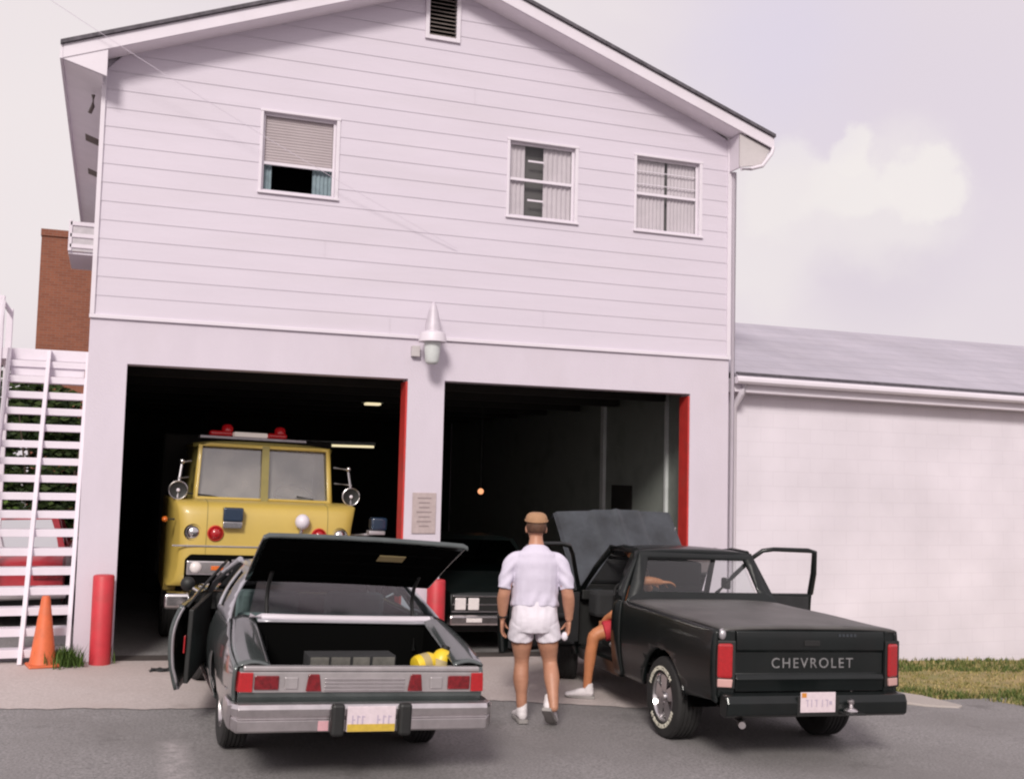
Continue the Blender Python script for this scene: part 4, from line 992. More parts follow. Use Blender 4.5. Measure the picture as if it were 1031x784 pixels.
grid(bm, lambda u, v: (u * (0.615 - 0.02 * abs(2 * v - 1) ** 3), 0.42 + 1.16 * v, 1.30 + 0.06 * (1 - abs(u) ** 2.6) * (1 - abs(2 * v - 1) ** 3 * 0.5)), lin(-1, 1, 18), lin(0, 1, 14))
obj('roof', bm, M['paleroof'], nv, smooth=60, solid=0.02)
bm = nb()
grid(bm, lambda u, v: (u * (0.71 - 0.15 * v), -0.235 + 0.655 * v - 0.05 * (1 - u * u) * (1 - v), 1.015 + 0.295 * v + 0.015 * sin(pi * v)), lin(-1, 1, 14), lin(0, 1, 8))
obj('rear_window', bm, M['g_rear'], nv, smooth=60)
bm = nb()
grid(bm, lambda u, v: (u * (0.74 - 0.16 * v), 2.10 - 0.55 * v + 0.04 * (1 - u * u), 0.975 + 0.34 * v), lin(-1, 1, 14), lin(0, 1, 6))
obj('windshield', bm, M['g_clear'], nv, smooth=60)
# moulding between glass and trunk
bm = nb()
tube(bm, [(x, -0.285 - 0.05 * (1 - (x / 0.71) ** 2), 1.018) for x in lin(-0.71, 0.71, 16)], 0.027, 8)
obj('window_moulding', bm, M['trim'], nv, smooth=60)
bm = nb()
grid(bm, lambda u, v: (u * 0.655, -0.29 - 0.05 * (1 - u * u) * (1 - v) - 0.07 * v, 1.005 - 0.02 * v), lin(-1, 1, 12), lin(0, 1, 2))
obj('trunk_ledge', bm, M['paleroof'], nv, smooth=60, solid=0.012)
# trunk well
bm = nb()
bx(bm, -0.66, 0.66, -1.12, -0.34, 0.44, 0.46); bx(bm, -0.68, -0.655, -1.12, -0.30, 0.46, 0.80); bx(bm, 0.655, 0.68, -1.12, -0.30, 0.46, 0.80)
bx(bm, -0.66, 0.66, -0.34, -0.32, 0.46, 0.985); bx(bm, -0.66, 0.66, -1.155, -1.13, 0.46, 0.77)
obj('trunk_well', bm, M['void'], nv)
for s in (-1, 1):
    bm = nb(); hexa(bm, [(s * 0.655, -1.15, 0.46), (s * 0.657, -0.32, 0.46), (s * 0.657, -0.32, 0.99), (s * 0.655, -1.15, 0.80)], [(s * 0.66, -1.15, 0.46), (s * 0.662, -0.32, 0.46), (s * 0.662, -0.32, 0.99), (s * 0.66, -1.15, 0.80)])
    obj('trunk_side', bm, M['void'], nv)
# trunk lid
bm = nb()
def lid(u, v):
    z = 0.014 * (1 - u * u) + 0.012 * sin(pi * v)
    y = -0.99 * v
    if v > 0.999: z -= 0.026
    return (u * (0.745 + 0.01 * v), y, z - (0.015 if abs(u) > 0.985 else 0))
grid(bm, lid, [-1, -0.99] + lin(-0.95, 0.95, 18) + [0.99, 1], lin(0, 0.97, 12) + [0.995, 1.0])
ld = obj('trunk_lid', bm, M['greenpaint'], nv, smooth=50, solid=0.015)
ld.location = (0.0, -0.10, 1.275); ld.rotation_euler = (R(-23.5), R(0.8), 0)
bm = nb()
grid(bm, lambda u, v: (u * 0.72, -0.03 - 0.92 * v, -0.03 + 0.01 * (1 - u * u)), lin(-1, 1, 12), lin(0, 1, 6))
for y in (-0.25, -0.55, -0.78): tube(bm, [(-0.62, y, -0.028), (0, y, -0.02), (0.62, y, -0.028)], 0.014, 6)
for x in (-0.45, 0.0, 0.45): tube(bm, [(x, -0.08, -0.025), (x, -0.8, -0.025)], 0.014, 6)
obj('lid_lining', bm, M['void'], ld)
obj('jack_label', bx(nb(), 0.13, 0.33, -0.80, -0.68, -0.047, -0.042), M['tanplastic'], ld)
for s in (-1, 1):
    obj('lid_hinge', tube(nb(), [(s * 0.58, -0.36, 0.78), (s * 0.58, -0.30, 0.95), (s * 0.58, -0.20, 1.14), (s * 0.58, -0.24, 1.26), (s * 0.58, -0.38, 1.37)], 0.016, 8), M['black'], nv, smooth=60)
# rear panel and lights
rp_ = obj('rear_panel', prism(nb(), [(-1.185, 0.46), (-1.215, 0.56), (-1.225, 0.60), (-1.225, 0.745), (-1.21, 0.79), (-1.16, 0.80), (-1.16, 0.46)], 'x', -0.865, 0.865), M['greenpaint'], nv, bevel=0.008)
obj('silver_panel', bx(nb(), -0.86, 0.86, -1.236, -1.2255, 0.63, 0.768), M['silverpanel'], rp_, bevel=0.005)
bm = nb()
for zz in (0.635, 0.66, 0.685, 0.71): bx(bm, -0.285, 0.285, -1.243, -1.2365, zz, zz + 0.016)
obj('centre_trim', bm, M['dullchrome'], rp_, bevel=0.002)
obj('panel_lip', bx(nb(), -0.84, 0.84, -1.235, -1.17, 0.770, 0.806), M['silverpanel'], rp_, bevel=0.01)
for s in (-1, 1):
    bm = nb(); hexa(bm, [(s * 0.775, -1.255, 0.635), (s * 0.872, -1.245, 0.635), (s * 0.886, -1.15, 0.635), (s * 0.775, -1.21, 0.635)], [(s * 0.775, -1.252, 0.765), (s * 0.866, -1.242, 0.765), (s * 0.878, -1.15, 0.765), (s * 0.775, -1.21, 0.765)])
    t = obj('tail_light', bm, M['redlens'], nv, bevel=0.006)
    dl = obj('brake_lens', bx(nb(), s * 0.60, s * 0.765, -1.252, -1.2365, 0.65, 0.745), M['darkredlens'], t, bevel=0.006)
    obj('reversing_light', bx(nb(), s * 0.47, s * 0.56, -1.248, -1.2365, 0.655, 0.735), M['silverpanel'], nv, bevel=0.01)
    bm = nb(); hexa(bm, [(s * 0.305, -1.25, 0.638), (s * 0.415, -1.25, 0.638), (s * 0.415, -1.2365, 0.638), (s * 0.305, -1.2365, 0.638)], [(s * 0.325, -1.25, 0.755), (s * 0.40, -1.25, 0.755), (s * 0.40, -1.2365, 0.755), (s * 0.325, -1.2365, 0.755)])
    obj('inner_tail_light', bm, M['darkredlens'], nv, bevel=0.006)
    bm = nb(); bx(bm, s * 0.886, s * 0.896, -1.10, -1.02, 0.64, 0.70)
    obj('side_marker', bm, M['amber'] if s > 0 else M['redlens'], nv, bevel=0.003)
bm = nb()
pbx = [(-1.33, 0.385), (-1.36, 0.40), (-1.36, 0.468), (-1.345, 0.476), (-1.345, 0.488), (-1.365, 0.496), (-1.37, 0.545), (-1.35, 0.572), (-1.27, 0.575), (-1.25, 0.56), (-1.25, 0.385)]
prism(bm, pbx, 'x', -0.87, 0.87)
for s in (-1, 1):
    hexa(bm, [(s * 0.87, y, z) for y, z in pbx], [(s * 0.915, y + 0.06, z if z > 0.48 else z + 0.02) for y, z in pbx])
    hexa(bm, [(s * 0.915, -1.305, 0.405), (s * 0.915, -1.19, 0.405), (s * 0.915, -1.19, 0.575), (s * 0.915, -1.31, 0.565)], [(s * 0.932, -1.26, 0.42), (s * 0.93, -0.95, 0.43), (s * 0.93, -0.95, 0.57), (s * 0.932, -1.27, 0.56)])
bu = obj('rear_bumper', bm, M['dullchrome'], nv, bevel=0.006)
for s in (-1, 1):
    obj('bumper_guard', bx(nb(), 0.025 + s * 0.235 - 0.045, 0.025 + s * 0.235 + 0.045, -1.425, -1.352, 0.37, 0.585), M['black'], bu, bevel=0.02)
obj('bumper_sticker', bx(nb(), -0.335, -0.265, -1.3645, -1.3605, 0.40, 0.465), M['pinksticker'], bu)
npl = obj('number_plate', bx(nb(), 0.025 - 0.17, 0.025 + 0.17, -1.392, -1.384, 0.395, 0.565), M['platewhite'], bu, bevel=0.004)
obj('plate_band', bx(nb(), 0.025 - 0.166, 0.025 + 0.166, -1.3955, -1.3922, 0.398, 0.447), M['plateyellow'], npl)
for k, xx in enumerate((-0.13, -0.095, -0.062, 0.045, 0.085, 0.122)):
    bm = nb(); bx(bm, 0.02 + xx, 0.02 + xx + 0.009, -1.3941, -1.3922, 0.4475, 0.505)
    bx(bm, 0.02 + xx + 0.0085, 0.02 + xx + 0.022, -1.3945, -1.3922, 0.492 if k % 3 else 0.472, 0.50 if k % 3 else 0.48)
    obj('plate_character', bm, M['plateink'], npl)
bm = nb(); bx(bm, -0.72, 0.72, 0.4, 3.4, 0.26, 0.32); bx(bm, -0.6, 0.6, -0.9, 0.4, 0.38, 0.42); cyl(bm, (-0.7, 0, 0.33), (0.7, 0, 0.33), 0.05); bx(bm, -0.45, 0.1, -1.0, -0.5, 0.32, 0.44)
obj('underbody', bm, M['black'], nv)
wheel(nv, -0.745, 0, 0.335, 0.20, -1, 0.19, M['dullchrome'], hubcap=True)
wheel(nv, 0.745, 0, 0.335, 0.20, 1, 0.19, M['dullchrome'], hubcap=True)
wheel(nv, -0.76, 2.82, 0.335, 0.20, -1, 0.19, M['dullchrome'], hubcap=True, steer=R(14))
wheel(nv, 0.76, 2.82, 0.335, 0.20, 1, 0.19, M['dullchrome'], hubcap=True, steer=R(14))
wheel_liner(nv, 0, 0.37, 0.86, 0.60); wheel_liner(nv, 2.82, 0.37, 0.86, 0.60)
# hood, front, interior
bm = nb()
grid(bm, lambda u, v: (u * (0.84 - 0.04 * v), 2.12 + 1.5 * v, 0.975 - 0.13 * v * v + 0.025 * (1 - u * u) + 0.02 * math.exp(-(u / 0.25) ** 2)), lin(-1, 1, 16), lin(0, 1, 12))
obj('hood', bm, M['greenpaint'], nv, smooth=60, solid=0.02)
g = obj('grille', bx(nb(), -0.80, 0.80, 3.60, 3.66, 0.55, 0.80), M['dullchrome'], nv, bevel=0.02)
for s in (-1, 1): obj('headlight', cyl(nb(), (s * 0.62, 3.66, 0.68), (s * 0.62, 3.69, 0.68), 0.085), M['whitelens'], g, smooth=60)
obj('front_bumper', bx(nb(), -0.91, 0.91, 3.62, 3.80, 0.40, 0.55), M['dullchrome'], nv, bevel=0.03)
bm = nb(); bx(bm, -0.74, 0.74, 0.30, 1.0, 0.32, 0.55); bx(bm, -0.74, 0.74, 0.18, 0.34, 0.5, 0.98)
obj('rear_seat', bm, M['tealtrim'], nv, bevel=0.04)
for s in (-1, 1):
    bm = nb(); bx(bm, s * 0.66, s * 0.12, 1.15, 1.65, 0.32, 0.55); bx(bm, s * 0.66, s * 0.12, 1.02, 1.16, 0.5, 1.08)
    obj('front_seat', bm, M['tealtrim'], nv, bevel=0.05)
obj('dashboard', bx(nb(), -0.74, 0.74, 1.85, 2.12, 0.70, 0.95), M['seat'], nv, bevel=0.04)
obj('parcel_shelf', bx(nb(), -0.68, 0.68, -0.22, 0.2, 0.92, 0.935), M['tealtrim'], nv)
obj('floor', bx(nb(), -0.80, 0.80, 0.2, 2.2, 0.30, 0.33), M['seat'], nv)
def car_door(s, ang):
    f = lambda u, v: (s * (nx(v) - nx(0.95)), u, v)
    d = obj('door', panel([(0, 0.31), (-1.47, 0.31), (-1.48, 0.97), (0, 0.97)], [], f, lin(-1.4, -0.1, 8), NCV), M['greenpaint'], nv, smooth=50, solid=0.04, label='driver door standing ajar' if s < 0 else None)
    d.location = (s * nx(0.95), 2.05, 0); d.rotation_euler = (0, 0, s * ang)
    obj('trim_panel', bx(nb(), -s * 0.085, -s * 0.045, -1.45, -0.05, 0.35, 0.95), M['black'], d, bevel=0.008)
    obj('edge_trim', tube(nb(), [(f(0, v)[0] + s * 0.002, -1.483, v) for v in lin(0.31, 0.97, 12)], 0.012, 6), M['steel'], d, smooth=60)
    pts = [(-s * 0.03, -0.02, 0.97), (-s * 0.12, -0.28, 1.15), (-s * 0.235, -0.52, 1.29), (-s * 0.245, -1.05, 1.295), (-s * 0.12, -1.30, 1.12), (-s * 0.03, -1.44, 0.97)]
    obj('window_frame', tube(nb(), pts, 0.011, 8), M['black'], d, smooth=60)
    m = obj('mirror', lathe(nb(), [(0.02, 0.0), (0.06, 0.02), (0.068, 0.05), (0.05, 0.08), (0.01, 0.09)], (s * 0.13, -0.28, 1.04), 'y', n=20), M['black'], d, smooth=50)
    obj('mirror_arm', cyl(nb(), (s * 0.0, -0.25, 0.96), (s * 0.13, -0.24, 1.03), 0.012), M['chrome'], d)
    obj('side_moulding', tube(nb(), [(f(0, 0.62)[0] + s * 0.004, u, 0.62) for u in lin(-1.46, -0.02, 6)], 0.012, 6), M['chrome'], d)
    if s < 0: obj('door_reflector', bx(nb(), 0.028, 0.04, -1.487, -1.44, 0.60, 0.74), M['redlens'], d, bevel=0.003)
car_door(-1, R(11)); car_door(1, 0.0)
for s in (-1, 1):
    obj('side_moulding', tube(nb(), [(s * (nx(0.62) + 0.004), u, 0.62) for u in lin(-1.0, -0.42, 4)], 0.012, 6), M['chrome'], nv)

# things lying in the trunk (they rest on the trunk floor)
NM = Matrix.Translation((NX, NY, gz(NX))) @ Matrix.Rotation(NYAW, 4, 'Z') @ Matrix.Rotation(math.atan(SLOPE) + 0.016, 4, 'Y')
def on_coupe(p): return NM @ (Vector(p) * NS)
def jug(p, rot, tilt, label):
    r = empty('yellow_jug', on_coupe(p), (0, tilt, NYAW + rot), label=label, cat='jug', group='yellow jugs lying in the trunk')
    obj('bottle', lathe(nb(), [(0.03, 0.0), (0.065, 0.005), (0.075, 0.03), (0.075, 0.13), (0.06, 0.165), (0.03, 0.19)], n=24), M['yellowplastic'], r, smooth=50)
    obj('cap', lathe(nb(), [(0.03, 0.191), (0.032, 0.215), (0.02, 0.22)], n=16), M['black'], r, smooth=40)
    obj('label_band', lathe(nb(), [(0.0758, 0.05), (0.0758, 0.11)], n=24, close=False), M['tanplastic'], r, smooth=50)
cr = empty('cardboard_carton', on_coupe((0.36, -0.98, 0.462)), (0, 0.011, NYAW), label='dark carton in the trunk corner under the yellow jugs', cat='carton')
obj('carton', bx(nb(), -0.20, 0.26, -0.10, 0.22, 0.0, 0.22), M['seat'], cr, bevel=0.006)
obj('flap', bx(nb(), -0.19, 0.25, -0.11, 0.0, 0.222, 0.227), M['black'], cr)
jug((0.42, -0.98, 0.765), 0.3, R(82), 'left yellow jug lying flat on the carton in the open trunk')
jug((0.60, -0.96, 0.70), 0.2, R(20), 'right yellow jug standing tilted in the corner of the open trunk')
tb = empty('storage_box', on_coupe((-0.05, -0.93, 0.462)), (0, 0.03, NYAW), label='long low grey green box lying across the trunk floor behind the lip', cat='box')
obj('box_body', bx(nb(), -0.31, 0.31, -0.10, 0.12, 0.0, 0.38), M['seat'], tb, bevel=0.006)
bm = nb()
for k, (a, b) in enumerate(((-0.30, -0.17), (-0.155, -0.02), (0.0, 0.12), (0.14, 0.30))): bx(bm, a, b, -0.115, -0.101, 0.26, 0.37)
obj('box_front', bm, M['dimbox'], tb, bevel=0.004)

# ------------------------------------------------------------------ yellow fire engine in the left bay
FX, FY = 2.03, 0.55
fe = empty('fire_engine', (FX, FY, gz(FX)), (0, math.atan(SLOPE), 0), label='yellow fire engine with red light bar parked nose out in the left bay', cat='fire engine')
def rbox(x0, x1, y0, y1, z0, z1, m, name, parent, bev, seg=4, label=None):
    o = obj(name, bx(nb(), x0, x1, y0, y1, z0, z1), m, parent, smooth=40, bevel=bev, seg=seg, label=label); return o
# nose: rounded section swept across the width
bm = nb()
sec = [(0.10, 0.74), (0.02, 0.80), (0.0, 0.95), (-0.005, 1.2), (0.0, 1.44), (0.015, 1.56), (0.045, 1.65), (0.10, 1.70), (0.30, 1.725), (0.62, 1.735)]
wx = lambda y, z: 1.10 - 0.10 * max(0, (0.12 - y) / 0.12) ** 2 - 0.05 * max(0, (z - 1.5) / 0.22) ** 2
us = lin(-1, -0.9, 8) + lin(-0.85, 0.85, 16) + lin(0.9, 1, 8)
V = [[bm.verts.new((u * wx(y, z), y + 0.07 * abs(u) ** 14, z)) for y, z in sec] for u in us]
for i in range(len(us) - 1):
    for j in range(len(sec) - 1): bm.faces.new((V[i][j], V[i + 1][j], V[i + 1][j + 1], V[i][j + 1]))
for e in (0, -1):
    s = -1 if e == 0 else 1
    q = [bm.verts.new((s * 1.10, 0.9, z)) for y, z in sec]
    for j in range(len(sec) - 1): bm.faces.new((V[e][j], V[e][j + 1], q[j + 1], q[j]))
obj('nose', bm, M['yellowtruck'], fe, smooth=60)
for xs_ in (-0.70, 0.70):
    obj('panel_seam', tube(nb(), [(xs_, y - 0.001, z + 0.001) for y, z in sec[2:]], 0.004, 5), M['darkyellow'], fe)
obj('nose_moulding', bx(nb(), -1.07, 1.07, -0.012, -0.004, 1.195, 1.215), M['dullchrome'], fe, bevel=0.003)
# cab front with two panes
o = [(-0.84, 0), (0.84, 0), (0.80, 1), (-0.80, 1)]
h1 = [(-0.785, 0.04), (-0.04, 0.04), (-0.04, 0.945), (-0.755, 0.945)]; h2 = [(0.04, 0.04), (0.785, 0.04), (0.755, 0.945), (0.04, 0.945)]
cf = lambda u, v: (u, 0.58 + 0.14 * v + 0.05 * u * u, 1.725 + 0.68 * v)
cu = lin(-0.8, 0.8, 12)
obj('cab_front', panel(o, [h1, h2], cf, cu), M['yellowtruck'], fe, smooth=50, solid=0.05)
obj('centre_post', panel([(-0.043, 0.0), (0.043, 0.0), (0.043, 1), (-0.043, 1)], [], lambda u, v: (cf(u, v)[0], cf(u, v)[1] - 0.058, cf(u, v)[2])), M['darkyellow'], fe, solid=0.01)
for h in (h1, h2):
    obj('windshield_pane', panel(h, [], lambda u, v: (u, cf(u, v)[1] + 0.025, cf(u, v)[2]), cu), M['g_truck'], fe, smooth=60)
for s in (-1, 1):
    b_ = nb(); hexa(b_, [(s * 0.835, 0.68, 1.72), (s * 0.88, 0.95, 1.72), (s * 0.88, 2.3, 1.72), (s * 0.80, 2.3, 1.72)], [(s * 0.80, 0.88, 2.41), (s * 0.83, 1.1, 2.41), (s * 0.83, 2.3, 2.41), (s * 0.78, 2.3, 2.41)])
    obj('cab_side', b_, M['darkyellow'], fe, bevel=0.02)  # dark olive instead of yellow puts the shade into the cab side
    obj('wiper', tube(nb(), [(s * 0.40, 0.555, 1.735), (s * 0.62, 0.60, 1.77), (s * 0.70 - 0.30, 0.575, 1.80)], 0.010, 6), M['black'], fe)
bm = nb()
grid(bm, lambda u, v: (u * 0.86, 0.72 + 0.14 * u * u * (1 - v) + 1.6 * v, 2.405 + 0.045 * (1 - u ** 4)), lin(-1, 1, 16), lin(0, 1, 8))
obj('cab_roof', bm, M['darkyellow'], fe, smooth=60, solid=0.05)
obj('cab_interior', bx(nb(), -0.75, 0.75, 1.5, 1.6, 1.2, 2.35), M['intgrey'], fe)
bm = nb(); c_ = Vector((0.42, 0.95, 1.80)); nrm = Vector((0, -0.55, 0.83)); u_ = Vector((1, 0, 0)); v_ = nrm.cross(u_)
tube(bm, [c_ + (u_ * cos(a) + v_ * sin(a)) * 0.24 for a in lin(0, 2 * pi, 32)[:-1]], 0.017, 8, closed=True)
tube(bm, [c_ - u_ * 0.23, c_ - nrm * 0.04, c_ + u_ * 0.23], 0.014, 6)
obj('steering_wheel', bm, M['black'], fe, smooth=60)
# light bar and beacons
lbk = rbox(-0.78, 0.55, 0.98, 1.22, 2.475, 2.515, M['steel'], 'light_bar', fe, 0.01)
rbox(-0.66, -0.38, 0.99, 1.21, 2.516, 2.58, M['redbeacon'], 'red_dome', lbk, 0.025)
rbox(0.06, 0.30, 0.99, 1.21, 2.516, 2.58, M['redbeacon'], 'red_dome', lbk, 0.025)
rbox(-0.36, 0.05, 0.985, 1.215, 2.516, 2.575, M['whiteglow'], 'speaker_cover', lbk, 0.01)
for x in (-0.44, 0.22): obj('beacon', lathe(nb(), [(0.07, 2.58), (0.07, 2.63), (0.05, 2.66), (0.01, 2.67)], (x, 1.1, 0), n=20), M['redbeacon'], lbk, smooth=50)
# lamps on the nose
def lamp(x, z, r, m, name, y=-0.005, ring=True, rm='chrome'):
    b_ = lathe(nb(), [(r * 1.0, 0.0), (r * 0.98, -0.02), (r * 0.7, -0.045), (r * 0.3, -0.058), (0.0, -0.06)], (x, y, z), 'y', n=24)
    o_ = obj(name, b_, m, fe, smooth=60)
    if ring: obj('bezel', lathe(nb(), [(r * 1.25, 0.012), (r * 1.22, -0.02), (r * 1.08, -0.03), (r * 1.0, -0.015)], (x, y, z), 'y', n=24, close=False), M[rm], o_, smooth=60)
    return o_
lamp(-0.85, 1.36, 0.082, M['chrome'], 'spot_lamp', 0.03); lamp(0.85, 1.36, 0.082, M['chrome'], 'spot_lamp', 0.03)
lamp(-0.60, 1.355, 0.075, M['redlens'], 'red_flasher', 0.0, True, 'redpaint'); lamp(0.60, 1.355, 0.075, M['redlens'], 'red_flasher', 0.0, True, 'redpaint')
bl_ = rbox(-0.535, -0.305, -0.10, 0.06, 1.50, 1.66, M['bluelens'], 'blue_beacon', fe, 0.02)
rbox(-0.53, -0.31, -0.09, 0.07, 1.42, 1.498, M['chrome'], 'beacon_base', bl_, 0.01)
sb = obj('bell', ball(nb(), (0.385, -0.06, 1.52), 0.088, 0.088, 0.092), M['trim'], fe, smooth=179)
obj('bell_foot', cyl(nb(), (0.385, 0.02, 1.36), (0.385, -0.05, 1.47), 0.03), M['chrome'], sb, smooth=60)
b2_ = rbox(1.22, 1.42, -0.06, 0.12, 1.44, 1.60, M['bluelens'], 'blue_beacon', fe, 0.03, label='blue beacon standing out at the right fender')
rbox(1.20, 1.40, -0.05, 0.12, 1.39, 1.438, M['steel'], 'beacon_base', b2_, 0.01); obj('beacon_arm', tube(nb(), [(1.06, 0.3, 1.36), (1.18, 0.12, 1.38), (1.3, 0.04, 1.40)], 0.016, 6), M['steel'], b2_)
lamp(-1.16, 1.49, 0.035, M['amber'], 'marker_lamp', 0.25, False); obj('marker_arm', tube(nb(), [(-1.05, 0.28, 1.49), (-1.16, 0.26, 1.49)], 0.014, 6), M['black'], fe)
# grille opening
gr = obj('grille', prism(nb(), [(-0.86, 0.76), (0.86, 0.76), (0.92, 0.82), (0.92, 1.05), (0.86, 1.11), (-0.86, 1.11), (-0.92, 1.05), (-0.92, 0.82)], 'y', -0.022, 0.05), M['void'], fe, bevel=0.015)
for s in (-1, 1):
    bz_ = obj('headlight_bezel', bx(nb(), min(s * 0.90, s * 0.42), max(s * 0.90, s * 0.42), -0.05, -0.024, 0.88, 1.04), M['dullchrome'], gr, bevel=0.015)
    obj('headlight', lathe(nb(), [(0.066, -0.052), (0.06, -0.07), (0.03, -0.085), (0.0, -0.088)], (s * 0.80, 0, 0.965), 'y', n=24), M['whitelens'], bz_, smooth=60)
    obj('turn_lamp', bx(nb(), s * 0.56 - 0.07, s * 0.56 + 0.07, -0.062, -0.0515, 0.935, 0.985), M['amber'], bz_, bevel=0.006)
bm = nb()
for k in range(5): bx(bm, -0.40, 0.40, -0.04, -0.024, 0.80 + k * 0.06, 0.82 + k * 0.06)
obj('grille_bar', bm, M['dullchrome'], gr)
rbox(-1.14, 1.14, -0.30, 0.0, 0.52, 0.70, M['chrome'], 'front_bumper', fe, 0.04)
# mirrors
for s in (-1, 1):
    bm = nb(); tube(bm, [(s * 0.88, 0.75, 2.18), (s * 1.0, 0.45, 2.16), (s * 1.03, 0.35, 1.90), (s * 1.03, 0.33, 1.72)], 0.014, 6); tube(bm, [(s * 0.90, 0.75, 1.98), (s * 1.03, 0.36, 1.97)], 0.012, 6)
    ma = obj('mirror_arm', bm, M['steel'], fe)
    obj('mirror', lathe(nb(), [(0.10, 0.03), (0.105, 0.0), (0.098, -0.012), (0.08, -0.004)], (s * 1.03, 0.33, 1.83), 'y', n=28), M['black'], ma, smooth=50)
    obj('mirror_rim', tube(nb(), [(s * 1.03 + 0.105 * cos(a), 0.325, 1.83 + 0.105 * sin(a)) for a in lin(0, 2 * pi, 28)[:-1]], 0.008, 6, closed=True), M['dullchrome'], ma)
    obj('mirror_hub', ball(nb(), (s * 1.03, 0.316, 1.83), 0.022, 0.012, 0.022), M['trim'], ma, smooth=179)
    obj('marker_light', ball(nb(), (s * 1.0, 0.43, 2.17), 0.032), M['dullchrome'], ma, smooth=179)
# body behind
rbox(-1.14, 1.14, 2.35, 8.2, 0.65, 2.55, M['intdark'], 'pump_body', fe, 0.03)  # near black instead of yellow: the unlit bay is put into the colour
rbox(-1.10, -0.95, 0.9, 2.3, 0.6, 1.72, M['yellowtruck'], 'cab_door', fe, 0.02); rbox(0.95, 1.10, 0.9, 2.3, 0.6, 1.72, M['yellowtruck'], 'cab_door', fe, 0.02)
obj('chassis', bx(nb(), -0.6, 0.6, 0.1, 8.0, 0.42, 0.66), M['black'], fe)
for s in (-1, 1):
    wheel(fe, s * 0.95, 1.35, 0.47, 0.27, s, 0.27, M['dullchrome'], hubcap=True); wheel(fe, s * 0.93, 6.2, 0.47, 0.45, s, 0.27, M['dullchrome'], hubcap=True)

